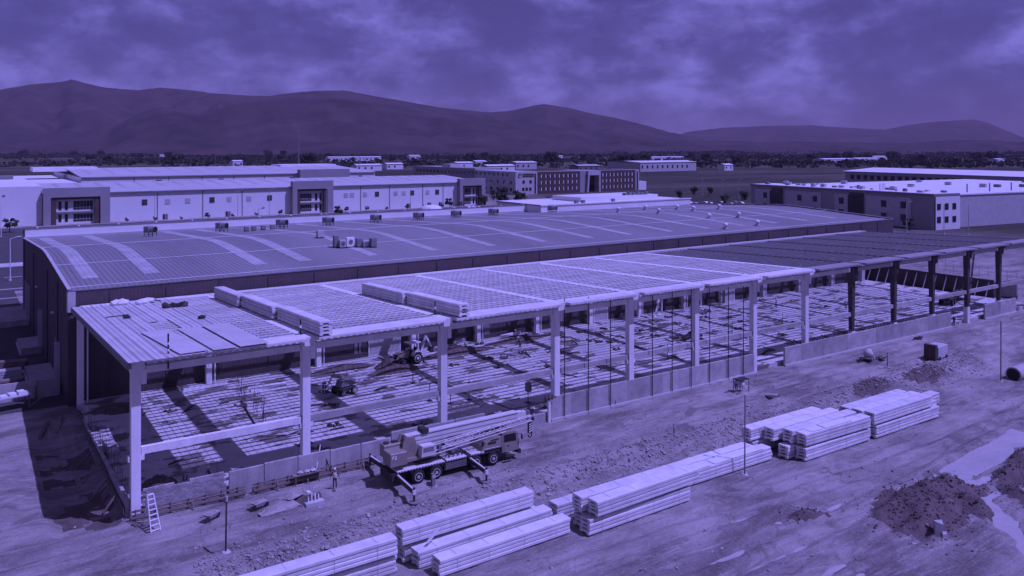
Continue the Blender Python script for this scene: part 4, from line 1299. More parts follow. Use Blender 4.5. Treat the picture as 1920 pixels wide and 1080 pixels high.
for k in range(22):
    rr = random.Random(k)
    x, y = rr.uniform(2, Dr - 2), 3 + 3.9 * k
    w_ = rr.uniform(.5, 1.6)
    rpart(MB().cbox(x, x + w_, y, y + w_ * rr.uniform(.8, 2.0), Hr + .125, Hr + rr.uniform(.6, 1.7), .05), 'roof_unit', LGREY if k % 3 else MIDG)
for k in range(5): rpart(MB().tube((4 + .8 * k, 26, Hr + .1), (4 + .8 * k, 26, Hr + 2.8), .08, 6), 'vent_pipe', MIDG)
ww = thing('white_roof_hall', 'large hall with a bright white flat roof behind the low office', 'hall', (297.0, 86.5, 0), ang)
rpart(MB().box(0, 140, 2, 92, 0, 11.9), 'wall', LGREY, ww)
rpart(MB().box(-.3, 140.3, 1.7, 92.3, 11.91, 12.4), 'roof', WHITER, ww)
for k in range(14):
    rr = random.Random(50 + k)
    x, y = rr.uniform(4, 130), rr.uniform(6, 85)
    rpart(MB().box(x, x + 1.2, y, y + 2.8, 12.41, 12.9 + rr.uniform(0, 1.2)), 'roof_unit', LGREY if k % 2 else MIDG, ww)
for k in range(3): rpart(MB().tube((16 + 14 * k, 8, 12.4), (16 + 14 * k, 8, 15.7), .25, 8), 'flue', MIDG, ww)

dk = thing('dock_warehouse', 'long low warehouse with a row of dark dock doors beyond the white roof hall', 'warehouse', (640, 190, 0), ang)
rpart(MB().box(0, 80, 0, 190, 0, 8.0), 'wall', LGREY, dk)
rpart(MB().prism([(-1.5, 8.0), (40, 10.8), (81.5, 8.0), (81.5, 7.6), (40, 10.3), (-1.5, 7.6)], 'y', -2, 192), 'roof', WHITER, dk)
for k in range(26):
    d_ = rpart(MB().box(-.3, -.02, 5 + 7 * k, 8.8 + 7 * k, 1.0, 4.6), 'dock_door', DARK, dk)
    rpart(MB().box(-2.0, -.31, 4.6 + 7 * k, 9.2 + 7 * k, 4.65, 5.2), 'dock_canopy', MIDG, d_)

# ---- lesser buildings on the plain
for nm, lb, x, y, w_, d_, h_, m_ in (
        ('factory_shed', 'wide white factory shed far out beyond the brick office', 676, 662, 96, 60, 11, LGREY),
        ('site_hut', 'small white hut beyond the dark field', 800, 640, 16, 12, 7, WHITE),
        ('farm_shed', 'low grey shed left of the parking lot on the plain', 640, 735, 36, 20, 6, MIDG),
        ('house', 'small white house among the dark trees above the brick office', 560, 900, 26, 16, 8, WHITE),
        ('house', 'pair-roofed pale house left of the office roof on the plain', 470, 930, 24, 14, 7, WHITE),
        ('house', 'long white house among trees behind the long side wing', 405, 880, 34, 16, 7, WHITE),
        ('house', 'pale flat house right of the big dark tree', 330, 860, 22, 16, 8, WHITE),
        ('house', 'white cube house alone on the left part of the plain', 330, 1150, 14, 12, 9, WHITE),
        ('farm_shed', 'long pale greenhouse shed far out on the plain at the right', 1320, 860, 90, 24, 7, WHITER),
        ('farm_shed', 'second pale shed beside the far greenhouse at the right', 1450, 880, 80, 20, 7, WHITER),
        ('farm_shed', 'tiny pale shed under the left hills', 420, 2100, 40, 20, 9, WHITE),
        ('house', 'white farmhouse below the pointed hill', 1180, 1500, 30, 20, 8, WHITE),
        ('house', 'low white house row right behind the brick office roof', 520, 760, 40, 14, 7, WHITE),
        ('farm_shed', 'grey shed with pale roof just above the brick office entrance', 610, 830, 34, 18, 9, LGREY),
        ('house', 'small pale house left of the wide factory shed', 640, 980, 20, 14, 8, WHITE),
        ('house', 'white house beside the dark wood right of the factory shed', 905, 820, 22, 14, 8, WHITE),
        ('farm_shed', 'long thin white shed line far out under the right hills', 1250, 1250, 110, 16, 7, WHITER),
        ('farm_shed', 'short white shed far out under the round right hill', 1720, 1010, 50, 18, 8, WHITER),
        ('house', 'tiny white house far out above the dock warehouse', 1500, 640, 24, 16, 8, WHITE),
        ('farm_shed', 'thin white line of sheds far out behind the big dark tree', 640, 1560, 120, 20, 8, WHITER),
        ('house', 'tiny pale house under the middle hills', 900, 1700, 30, 18, 9, WHITE)):
    t = thing(nm, lb, 'building', (x, y, 0))
    MB().box(x, x + w_, y, y + d_, 0, h_).part('wall', m_, t)
    gable(x, x + w_, y, y + d_, h_ + .35, h_ + 1.8, WHITER if m_ is not MIDG else LGREY, t)
    for k in range(max(2, int(w_ / 9))):
        MB().box(x + 2 + 8.5 * k, x + 4.4 + 8.5 * k, y - .12, y - .01, h_ * .35, h_ * .7).part('window', GLASS, t)


# ================================================================== TREES, POLES, FENCES
def tree_meshes(seed, H, spread, leaf, nclump, nleaf, mat, lsize):
    rnd_ = random.Random(seed)
    tr = MB()
    th = H * .38
    bend = (rnd_.uniform(-.4, .4), rnd_.uniform(-.4, .4))
    tr.tube((0, 0, -.3), (bend[0] * .5, bend[1] * .5, th * .6), H * .034, 7, H * .026)
    tr.tube((bend[0] * .5, bend[1] * .5, th * .6), (bend[0], bend[1], th * 1.25), H * .026, 7, H * .014)
    cl = []
    for k in range(nclump):
        a = rnd_.uniform(0, 2 * math.pi); r_ = spread * math.sqrt(rnd_.random()) * .85
        z = th + (H - th) * (rnd_.random() ** .8) * (1 - .35 * (r_ / spread) ** 2)
        c = (r_ * math.cos(a), r_ * math.sin(a), z)
        cl.append((c, rnd_.uniform(.55, 1.0) * spread * .46))
        tr.tube((bend[0] * .8, bend[1] * .8, th * rnd_.uniform(.6, 1.15)), c, H * .011, 5, H * .004)
    cr = MB()
    for c, cr_ in cl:
        for k in range(nleaf):
            d = Vector((rnd_.gauss(0, 1), rnd_.gauss(0, 1), rnd_.gauss(0, .75)))
            d = d.normalized() * cr_ * (rnd_.random() ** .45)
            p = Vector(c) + d
            n = (d.normalized() + Vector((rnd_.uniform(-.7, .7), rnd_.uniform(-.7, .7), rnd_.uniform(-.3, .9)))).normalized()
            u = n.orthogonal().normalized() * lsize * rnd_.uniform(.6, 1.3); v = n.cross(u).normalized() * lsize * rnd_.uniform(.5, 1.1)
            cr.add([p - u - v, p + u - v * .6, p + u * .8 + v, p - u * .7 + v * .8], [(0, 1, 2, 3)])
    trunk = tr.mesh('trunk', BARK)
    me = bpy.data.meshes.new('crown'); me.from_pydata(cr.v, [], cr.f); me.update(); me.materials.append(mat)
    return trunk, me


TREES = [tree_meshes(1, 9.0, 4.2, 0, 15, 46, LEAFD, .42), tree_meshes(2, 7.0, 3.0, 0, 12, 46, LEAF, .34), tree_meshes(3, 16.0, 8.0, 0, 26, 60, LEAFD, .75), tree_meshes(4, 5.0, 2.2, 0, 9, 40, LEAF, .28)]


def tree(label, x, y, v, s=1.0, group=None, rz=None):
    t = thing('tree', label, 'tree', (x, y, 0), random.uniform(0, 6) if rz is None else rz, group)
    t.scale = (s, s, s * random.uniform(.9, 1.1))
    inst(TREES[v][0], 'trunk', t); inst(TREES[v][1], 'crown', t)
    return t


for lb, x, y, v, s in (
        ('big dark spreading tree left of the long office wing', 330, 845, 2, 1.35),
        ('dark round tree in front of the long office wing', *un(936, 388), 0, 1.1),
        ('smaller dark tree beside the white office corner', *un(975, 384), 0, .85),
        ('low shrub tree at the middle entrance of the white warehouse', *un(637, 408), 3, 1.0),
        ('low shrub tree at the right entrance of the white warehouse', *un(844, 392), 3, 1.1),
        ('small dark street tree at the left edge by the white warehouse', *un(18, 436), 3, 1.2),
        ('dark street tree in front of the right entrance', *un(905, 392), 1, .9),
        ('dark tree in the parking lot left of the low office', *un(1392, 382), 1, .95),
        ('round tree in the parking lot, nearest the grey roof edge', *un(1360, 384), 1, .8),
        ('small round tree in the parking lot, leftmost there', *un(1272, 376), 1, .8),
        ('second small tree of the parking lot row', *un(1302, 370), 1, .85),
        ('third small tree of the parking lot row', *un(1330, 368), 1, .8),
        ('dark bush tree at the foot of the low office gable', *un(1705, 433), 3, 1.0)):
    tree(lb, x, y, v, s)
rt = random.Random(21)
for k in range(230):        # trees one can tell apart on the plain
    px_ = rt.uniform(20, 1900); py_ = rt.choice([rt.uniform(296, 316), rt.uniform(300, 311)])
    if 1215 < px_ < 1660 and py_ > 309: py_ -= 9
    if px_ < 700: py_ = rt.uniform(288, 308)
    x, y = un(px_, py_)
    tree('dark tree standing on the plain between the factories and the hills', x, y, rt.choice([0, 0, 2, 1]), rt.uniform(.8, 1.35), 'scattered trees on the plain')


def far_scrub():
    rn = np.random.RandomState(4)
    V, F_ = [], []
    n = 14000
    for k in range(n):
        px_ = rn.uniform(-150, 2070)
        d = 1150.0 + 2700.0 * rn.rand() ** .75
        x = CX + (math.cos(YAW) + math.sin(YAW) * (px_ - 960) / FPX) * d
        y = CY + (math.sin(YAW) - math.cos(YAW) * (px_ - 960) / FPX) * d
        dens = float(fbm(np.array([x / 420.0]), np.array([y / 210.0]), 3, 8)[0])
        if dens < -.12 + .30 * (rn.rand() - .5): continue
        h = rn.uniform(3.0, 8.5); w = rn.uniform(4, 13)
        zb = max(0.0, (d - 2700) * .012)
        for j in range(7):
            cx_, cy_, cz_ = x + rn.uniform(-w, w), y + rn.uniform(-w, w), zb + rn.uniform(.1, .8) * h
            s_ = rn.uniform(1.4, 3.4); a = rn.uniform(0, 3.14); t_ = rn.uniform(-.6, .6)
            ux, uy = math.cos(a) * s_, math.sin(a) * s_
            o_ = len(V)
            V += [(cx_ - ux, cy_ - uy, cz_ - s_ * .5), (cx_ + ux, cy_ + uy, cz_ - s_ * .4), (cx_ + ux * .7 + t_ * s_, cy_ + uy * .7, cz_ + s_ * .6), (cx_ - ux * .8, cy_ - uy * .8 + t_ * s_, cz_ + s_ * .7)]
            F_.append((o_, o_ + 1, o_ + 2, o_ + 3))
    me = bpy.data.meshes.new('scrub'); me.from_pydata(V, [], F_); me.update(); me.materials.append(LEAFD)
    o = bpy.data.objects.new('scrub', me); COL.objects.link(o)
    tag(o, 'dark scrub and woodland covering the plain below the hills', 'scrub', kind='stuff')


far_scrub()

# lattice mast, light masts and street lamps
t = thing('lattice_mast', 'thin lattice antenna mast behind the farther white warehouse', 'mast', (*un(560, 352), 0))
hm = 44
for a in range(3):
    c, s = .8 * math.cos(2.09 * a), .8 * math.sin(2.09 * a)
    MB().tube((c, s, 0), (c * .4, s * .4, hm), .12, 5).part('leg', MIDG, t, world=False)
b = MB()
for k in range(30):
    for a in range(3):
        f0, f1 = 1 - .6 * k / 30, 1 - .6 * (k + 1) / 30
        b.tube((f0 * .8 * math.cos(2.09 * a), f0 * .8 * math.sin(2.09 * a), hm * k / 30), (f1 * .8 * math.cos(2.09 * (a + 1)), f1 * .8 * math.sin(2.09 * (a + 1)), hm * (k + 1) / 30), .05, 4, caps=False)
b.part('bracing', MIDG, t, world=False)


def lamp(label, x, y, h, arm=1.6, mat=LGREY, nm='street_lamp', group='street lamps of the park'):
    t = thing(nm, label, 'lamp', (x, y, 0), random.uniform(-.4, .4), group)
    MB().tube((0, 0, 0), (0, 0, h), .14, 7, .08).part('pole', mat, t, world=False)
    MB().tube((0, 0, h - .1), (arm, 0, h + .35), .06, 6).part('arm', mat, t, world=False)
    MB().box(arm - .1, arm + .8, -.18, .18, h + .28, h + .44).part('head', mat, t, world=False)
    MB().box(-.3, .3, -.3, .3, 0, .35).part('footing', KERB, t, world=False)
    return t


lamp('white lamp post in the asphalt yard at the far left edge', *un(19, 527), 9.5, 1.4, WHITE)
lamp('lamp post at the left edge before the white end block', *un(2, 445), 12, 2.2, WHITE)
for k, (px_, py_) in enumerate(((232, 410), (290, 415), (446, 408), (505, 404), (612, 402), (770, 396), (915, 386), (946, 384))):
    lamp(f'{nm_[k]} tall lamp post from the left along the front of the white warehouse', *un(px_, py_), 11.5, 1.8, LGREY)
for k, (px_, py_) in enumerate(((1317, 366), (1353, 372), (1385, 370), (1700, 436), (1770, 440), (1816, 440))):
    lamp(f'{nm_[k]} lamp post from the left around the low office parking lot', *un(px_, py_), 10.5, 1.6, LGREY)
for k, (px_, py_) in enumerate(((298, 330), (404, 322), (495, 322), (673, 330), (1118, 318), (1355, 322), (1479, 322))):
    x, y = un(px_, py_)
    t = thing('pylon_pole', f'{nm_[k]} thin power line pole from the left on the plain', 'pole', (x, y, 0), group='power poles on the plain')
    MB().tube((0, 0, 0), (0, 0, 26), .3, 6, .16).part('shaft', MIDG, t, world=False)
    MB().box(-2, 2, -.12, .12, 23.5, 23.8).part('crossarm', MIDG, t, world=False)

# parked cars in front of the far offices
car_m = None


def car_proto():
    t = thing('parked_car', 'x', 'car', (0, 0, 0))
    body = [(-2.1, .35), (-2.15, .8), (-1.5, .95), (-1.0, 1.42), (.7, 1.45), (1.25, .98), (2.05, .85), (2.15, .4)]
    MB().prism(body, 'y', -.85, .85).part('body', MATS['white_panel'], t, world=False)
    MB().prism([(-1.32, .98), (-.98, 1.36), (.66, 1.38), (1.08, 1.0)], 'y', -.875, .875).part('glass', GLASS, t, world=False)
    for x in (-1.35, 1.35):
        for y in (-.8, .8): MB().tube((x, y - .1, .33), (x, y + .1, .33), .33, 12).part('wheel', RUBBER, t, world=False)
    return t


cp = car_proto()
rc = random.Random(9)
spotsc = [un(1265 + 9.5 * k, 384 - .15 * k + (k % 3) * 1.5) for k in range(14)] + [un(1030 + 12 * k, 374.5 - .15 * k) for k in range(10)] + [un(878 + 9 * k, 393) for k in range(4)]
for k, (x, y) in enumerate(spotsc):
    o = cp if k == 0 else copy_tree(cp)
    o.location = (x, y, .05); o.rotation_euler = (0, 0, rc.choice([1.57, -1.57]) + rc.uniform(-.05, .05))
    where = 'in the lot left of the low office' if k < 14 else ('before the brick office' if k < 24 else 'before the right warehouse entrance')
    o['label'] = f'small car parked {where}'
    o['group'] = 'cars parked ' + where
    for ch in o.children:
        if ch.name.startswith('body'):
            ch.data = ch.data.copy(); ch.data.materials[0] = rc.choice([WHITE, LGREY, MIDG, DARK, WHITE])

# white site van dome in front of the warehouse and grassed fence line
t = thing('white_tank', 'white domed tank before the right end of the white warehouse', 'tank', (*un(808, 400), 0))
MB().lathe((0, 0, 0), (0, 0, 1), [(0, 5.2), (2.0, 5.2), (3.2, 4.2), (3.7, 2.2), (3.8, .3)], 20).part('shell', WHITE, t, world=False, smooth_=True)
MB().lathe((0, 0, 3.78), (0, 0, 1), [(0, .4), (.5, .4)], 10).part('hatch', LGREY, t, world=False)

# mesh fence and hoarding at the far right end of the works
t = thing('hoarding', 'pale hoarding panels at the far right end of the works', 'hoarding', (150, 30, 0))
for k in range(9):
    y = 36 + 5.0 * k
    MB().box(171, 171.2, y, y + 4.8, 0, 3.2).part('panel', LGREY if k % 3 else WALLC, t)
    MB().box(171.25, 171.4, y, y + .2, 0, 3.3).part('post', MIDG, t)
t = thing('sheet_pile_wall', 'dark raking formwork wall at the far end of the slab', 'formwork', (157, 3, 0))
for k in range(13):
    y = 8 + 2.1 * k
    MB().box(157.0, 157.3, y, y + 2.0, .3, 3.8).part('panel', STEEL, t)
    MB().bar((155.4, y + .8, .5), (156.95, y + .8, 3.4), .14, .14).part('raker', LGREY, t)


t = thing('mesh_fence', 'thin post and rail fence on the verge beyond the last columns', 'fence', (176, 10, 0))
for k in range(22):
    MB().tube((176 + 1.2 * k, 4 + 2.6 * k, 0), (176 + 1.2 * k, 4 + 2.6 * k, 2.4), .06, 5).part('post', LGREY, t)
for z in (.5, 1.4, 2.3): MB().tube((176, 4, z), (176 + 1.2 * 21, 4 + 2.6 * 21, z), .035, 5).part('rail', LGREY, t)
for k, (x, y) in enumerate(((160.5, 26.0), (162.5, 17.0), (164.0, 9.0), (166.0, 2.0))):
    t = thing('panel_rack', f'{nm_[k]} rack of upright pale panels beyond the end of the frame, counted from the rear', 'panels', (x, y, .0), .35, 'panel racks past the frame')
    for j in range(6): MB().box(-1.6 + .5 * j, -1.45 + .5 * j, -2.0, 2.0, 0, 2.6).part('panel', LGREY if j % 2 else WALLC, t, world=False)
    MB().box(-1.8, 1.5, -2.2, -2.05, 0, .3).part('sole', TIMBER, t, world=False)
for y0 in (-6, 52):
    o = MB().bar((172, y0, .1), (260, y0 + 34, .1), .4, .22).part('kerb', KERB); tag(o, kind='structure')


# ================================================================== MACHINES
def wheel(parent, x, y, z, r, w, mat_rim=LGREY, side=-1, name='wheel', world=True):
    wv = MB().lathe((x, y - w / 2, z), (0, 1, 0), [(0, r * .72), (w * .10, r * .95), (w * .3, r), (w * .7, r), (w * .9, r * .95), (w, r * .72)], 20).part(name, RUBBER, parent, world, True)
    off = y - w / 2 if side < 0 else y + w / 2
    if world:
        MB().lathe((x, off, z), (0, side, 0), [(-.10, r * .55), (.012, r * .60), (.02, r * .52), (-.02, r * .46), (-.03, r * .24), (.05, r * .22), (.06, r * .08)], 16).part('rim', mat_rim, wv)
    else:
        MB().lathe((x, off, z), (0, side, 0), [(-.10, r * .55), (.012, r * .60), (.02, r * .52), (-.02, r * .46), (-.03, r * .24), (.05, r * .22), (.06, r * .08)], 16).part('rim', mat_rim, wv, world=False)
    return wv


def crane():
    cx_ = 25.8
    zb = gz(25, -6) + .02
    t = thing('crane_truck', 'mobile crane truck with stowed boom, side lattice jib and outriggers out', 'crane', (cx_, -6.0, zb), -.02)
    yN, yF = -1.3, 1.3      # near and far sides, local y (root at y=-6)

    def P(b, n, m_, p=None, sm=False): return b.part(n, m_, p or t, world=False, smooth_=sm)
    X = lambda x: x - cx_
    P(MB().box(X(20.2), X(31.0), -.62, .62, .62, 1.22), 'chassis', DARK)
    P(MB().box(X(24.75), X(27.1), -1.22, 1.22, .55, 1.28), 'tank_box', DARK)
    for k in range(4): P(MB().box(X(24.85), X(27.0), -1.25, -1.225, .62 + .16 * k, .70 + .16 * k), 'tank_rib', MIDG)
    for x0, x1 in ((20.0, 24.7), (24.9, 27.0)):
        P(MB().cbox(X(x0), X(x1), -1.32, 1.32, 1.36, 1.50, .03), 'deck', CRANEW)
    P(MB().cbox(X(27.5), X(28.9), -1.3, 1.3, 1.36, 1.50, .03), 'deck', CRANEW)
    for x0, x1 in ((21.3, 24.6), (27.2, 30.6)):
        P(MB().prism([(X(x0), 1.28), (X(x0) + .1, .95), (X(x0) + .2, 1.25), (X(x1) - .2, 1.25), (X(x1) - .1, .95), (X(x1), 1.28), (X(x1), 1.355), (X(x0), 1.355)], 'y', -1.30, 1.30), 'mudguard', DARK)
    for k in range(24):
        x = 20.1 + .29 * k
        P(MB().box(X(x), X(x) + .10, -1.345, -1.322, 1.38, 1.46), 'deck_cleat', DARK)
    for x in (22.05, 23.85, 28.0, 29.9):
        wheel(t, X(x), yN + .14, .62, .64, .42, LGREY, -1, world=False)
        wheel(t, X(x), yF - .14, .62, .64, .42, LGREY, 1, world=False)
        P(MB().tube((X(x), -1.0, .62), (X(x), 1.0, .62), .12, 8), 'axle', DARK)
    # side housing and driving cab
    P(MB().prism([(X(28.6), 1.52), (X(30.85), 1.52), (X(30.85), 2.55), (X(30.2), 2.52), (X(29.1), 2.25), (X(28.75), 1.9)], 'y', -1.28, 1.0), 'engine_housing', CRANEP)
    P(MB().box(X(29.35), X(30.2), -1.31, -1.283, 2.02, 2.22), 'vent_grille', DARK)
    P(MB().box(X(28.9), X(30.6), -1.31, -1.283, 1.62, 1.68), 'trim', CRANEW)
    cab = P(MB().prism([(X(30.9), .95), (X(32.75), .95), (X(32.85), 1.75), (X(32.6), 2.66), (X(32.35), 2.80), (X(30.9), 2.80)], 'y', -1.3, 1.25), 'cab', CRANEP)
    P(MB().prism([(X(31.15), 1.92), (X(32.5), 1.86), (X(32.40), 2.60), (X(31.15), 2.60)], 'y', -1.325, -1.303), 'side_window', GLASS, cab)
    P(MB().hexa([(X(32.84), -1.15, 1.78), (X(32.88), -1.15, 1.78), (X(32.88), 1.1, 1.78), (X(32.84), 1.1, 1.78), (X(32.65), -1.15, 2.6), (X(32.69), -1.15, 2.6), (X(32.69), 1.1, 2.6), (X(32.65), 1.1, 2.6)]), 'windscreen', GLASS, cab)
    P(MB().box(X(31.5), X(31.66), -1.33, -1.303, 1.45, 1.55), 'door_handle', DARK, cab)
    P(MB().box(X(31.08), X(31.11), -1.318, -1.302, 1.0, 2.8), 'door_seam', DARK, cab)
    P(MB().box(X(32.75), X(33.05), -1.3, 1.25, .55, .92), 'bumper', DARK)
    P(MB().path([(X(32.6), -1.3, 2.5), (X(33.0), -1.5, 2.45), (X(33.0), -1.5, 1.95)], .03, 5).box(X(32.97), X(33.03), -1.62, -1.40, 1.95, 2.35), 'mirror', DARK, cab)
    P(MB().box(X(31.2), X(32.2), -1.55, -1.30, .52, .60), 'step', DARK)
    P(MB().box(X(33.06), X(33.10), -1.1, -.8, .62, .82).box(X(33.06), X(33.10), .8, 1.1, .62, .82), 'headlight', WHITE)
    # slewing superstructure
    P(MB().lathe((X(23.2), 0, 1.51), (0, 0, 1), [(0, 1.05), (.28, 1.05), (.30, .9), (.45, .9)], 24), 'turntable', DARK, sm=False)
    P(MB().box(X(20.4), X(25.0), -.95, .95, 1.97, 2.25), 'slew_frame', CRANEP)
    cw = P(MB().cbox(X(19.35), X(20.95), -1.32, .3, 1.98, 3.12, .05), 'counterweight', CRANEP)
    P(MB().box(X(19.5), X(19.9), -1.345, -1.322, 2.6, 2.9), 'hazard_plate', PAINTW, cw)
    P(MB().hexa([(X(19.55), -1.36, 2.62), (X(19.66), -1.36, 2.62), (X(19.66), -1.347, 2.62), (X(19.55), -1.347, 2.62), (X(19.72), -1.36, 2.88), (X(19.83), -1.36, 2.88), (X(19.83), -1.347, 2.88), (X(19.72), -1.347, 2.88)]), 'hazard_stripe', DARK, cw)
    eh = P(MB().cbox(X(19.5), X(22.7), .35, 1.32, 2.26, 3.35, .05), 'engine_cover', CRANEP)
    for k in range(4): P(MB().lathe((X(19.9 + .75 * k), .85, 3.352), (0, 0, 1), [(0, .27), (.12, .27), (.13, .2)], 14), 'exhaust_ring', DARK, eh)
    for k in range(3): P(MB().box(X(19.8 + .95 * k), X(20.1 + .95 * k), .325, .345, 2.7, 3.0), 'cover_latch', DARK, eh)
    oc = P(MB().prism([(X(22.35), 2.26), (X(23.75), 2.26), (X(23.9), 2.7), (X(23.7), 3.15), (X(22.45), 3.2)], 'y', -1.32, -.5), 'operator_cab', CRANEW)
    P(MB().box(X(22.55), X(23.6), -1.338, -1.322, 2.65, 3.05), 'cab_window', MIDG, oc)
    P(MB().lathe((X(21.6), -.45, 2.75), (0, 1, 0), [(0, .5), (.06, .5), (.07, .35), (.83, .35), (.84, .5), (.9, .5)], 18), 'winch_drum', DARK)
    # boom
    a, bq = Vector((X(21.4), 0.05, 3.62)), Vector((X(33.3), 0.05, 3.72))
    boom = P(MB().bar(a, bq, .78, .86), 'boom', CRANEW)
    P(MB().bar(a + Vector((.3, -.40, .30)), bq + Vector((0, -.40, .30)), .03, .05), 'boom_seam', DARK, boom)
    P(MB().bar(a + Vector((.3, -.40, -.12)), bq + Vector((0, -.40, -.12)), .03, .04), 'boom_seam', MIDG, boom)
    P(MB().bar(bq + Vector((.005, 0, 0)), bq + Vector((.7, 0, 0)), .62, .68), 'boom_section', CRANEW, boom)
    P(MB().bar(bq + Vector((.705, 0, 0)), bq + Vector((1.15, 0, 0)), .5, .55), 'boom_section', CRANEW, boom)
    P(MB().prism([(X(34.45), 3.2), (X(35.0), 2.85), (X(35.25), 3.1), (X(35.15), 3.9), (X(34.45), 4.1)], 'y', -.28, .38), 'boom_head', MIDG, boom)
    for zz in (3.15, 3.95): P(MB().lathe((X(35.05), -.33, zz), (0, 1, 0), [(0, .24), (.08, .24), (.1, .16), (.6, .16), (.62, .24), (.7, .24)], 14), 'sheave', DARK, boom)
    P(MB().prism([(X(20.7), 2.26), (X(22.6), 2.26), (X(22.0), 3.95), (X(21.2), 4.05), (X(20.9), 3.6)], 'y', -.62, -.42).prism([(X(20.7), 2.26), (X(22.6), 2.26), (X(22.0), 3.95), (X(21.2), 4.05), (X(20.9), 3.6)], 'y', .50, .7), 'boom_bracket', CRANEP)
    P(MB().tube((X(23.9), 0.05, 2.4), (X(27.2), .05, 3.15), .16, 12), 'lift_cylinder', MIDG)
    P(MB().box(X(22.9), X(23.5), -.5, .6, 4.06, 4.42), 'boom_fitting', DARK, boom)
    # lattice jib carried on the near side
    j = P(MB().tube((X(23.0), -1.02, 2.98), (X(34.7), -.80, 3.66), .055, 6).tube((X(23.0), -1.02, 2.42), (X(34.7), -.80, 3.2), .055, 6)
          .tube((X(23.0), -.62, 2.42), (X(34.7), -.5, 3.2), .05, 6).tube((X(23.0), -.62, 2.98), (X(34.7), -.5, 3.66), .05, 6), 'jib_chords', CRANEW)
    n = 20
    lac = MB()
    for k in range(n):
        x0, x1 = 23.0 + 11.7 * k / n, 23.0 + 11.7 * (k + 1) / n
        y0, y1 = -1.02 + .22 * k / n, -1.02 + .22 * (k + 1) / n
        z0, z1 = 2.42 + .78 * k / n, 2.42 + .78 * (k + 1) / n
        u0, u1 = 2.98 + .68 * k / n, 2.98 + .68 * (k + 1) / n
        if k % 2: lac.tube((X(x0), y0, z0), (X(x1), y1, u1), .035, 5); lac.tube((X(x0), y0, u0), (X(x1), y1 + .35, u1), .028, 4)
        else: lac.tube((X(x0), y0, u0), (X(x1), y1, z1), .035, 5); lac.tube((X(x0), y0, z0), (X(x1), y1 + .35, z1), .028, 4)
    P(lac, 'jib_lacing', CRANEW, j)
    P(MB().tube((X(23.2), -1.18, 2.2), (X(31.4), -1.12, 2.84), .045, 6), 'pendant_bar', CRANEW)
    for k in range(5):
        xx = 24.9 + .45 * k
        P(MB().path([(X(xx), -.9, 1.5), (X(xx) + .1, -.95, 1.75), (X(xx) + .35, -.9, 1.85), (X(xx) + .55, -.7, 1.55)], .04, 5), 'hose', BLACKP)
    P(MB().cbox(X(24.9), X(25.7), .1, 1.1, 1.505, 1.95, .03).cbox(X(25.9), X(26.8), -.5, .6, 1.505, 1.85, .03), 'deck_box', MIDG)
    for xx in (21.0, 22.2): P(MB().tube((X(xx), 1.25, 1.5), (X(xx), 1.25, 2.3), .025, 5), 'handrail', CRANEW)
    P(MB().box(X(29.6), X(30.5), -1.296, -1.283, 2.3, 2.42), 'vent_grille', DARK)
    for k in range(4): P(MB().box(X(27.55) + .3 * k, X(27.75) + .3 * k, -1.31, -1.302, 1.39, 1.47), 'reflector', RUST)
    P(MB().box(X(24.2), X(24.5), -1.1, -.4, 2.3, 2.94), 'jib_bracket', MIDG)
    # hook block with hazard stripes
    hk = P(MB().box(X(34.72), X(35.12), -.22, .06, 1.75, 2.75), 'hook_block', DARK)
    for k in range(4): P(MB().hexa([(X(34.72), -.232, 1.82 + .24 * k), (X(35.12), -.232, 1.98 + .24 * k), (X(35.12), -.222, 1.98 + .24 * k), (X(34.72), -.222, 1.82 + .24 * k), (X(34.72), -.232, 1.93 + .24 * k), (X(35.12), -.232, 2.09 + .24 * k), (X(35.12), -.222, 2.09 + .24 * k), (X(34.72), -.222, 1.93 + .24 * k)]), 'hazard_stripe', PAINTW, hk)
    P(MB().path([(X(34.92) + .20 * math.sin(w), -.08, 1.52 + .22 * math.cos(w)) for w in np.linspace(0, 5.0, 12)], .06, 6), 'hook', DARK, hk)
    P(MB().tube((X(34.85), -.08, 2.74), (X(34.9), -.08, 3.3), .02, 4).tube((X(35.0), -.08, 2.74), (X(35.05), -.08, 3.3), .02, 4), 'hoist_rope', DARK, hk)
    # outriggers
    for x, ys_, tilt in ((19.95, -4.55, 0), (27.3, -4.2, 0), (19.95, 4.4, 0), (27.3, 4.0, 0)):
        s = 1 if ys_ > 0 else -1
        ob = P(MB().bar((X(x) + .12, s * .6, 1.02), (X(x), ys_, .95), .34, .34), 'outrigger_beam', DARK)
        P(MB().bar((X(x) + .12, s * 1.0, 1.205), (X(x), ys_, 1.135), .16, .03), 'beam_edge', CRANEW, ob)
        P(MB().tube((X(x), ys_ + s * .12, .14), (X(x), ys_ + s * .12, 1.3), .10, 8), 'jack', DARK, ob)
        P(MB().box(X(x) - .14, X(x) + .14, ys_ + s * .02, ys_ + s * .25, .72, 1.12), 'jack_collar', PAINTW, ob)
        P(MB().lathe((X(x), ys_ + s * .12, .02), (0, 0, 1), [(0, .42), (.07, .42), (.12, .16)], 16), 'pad', MIDG, ob)
    P(MB().box(X(19.5), X(20.15), -1.2, 1.2, .6, 1.30), 'rear_box', DARK)
    for y in (-1.1, .9): P(MB().box(X(19.46), X(19.495), y, y + .25, .9, 1.1), 'tail_lamp', RUST)
    P(MB().tube((X(28.85), -1.15, 1.5), (X(28.85), -1.15, 2.35), .13, 10), 'exhaust_stack', DARK)
    return t


crane()


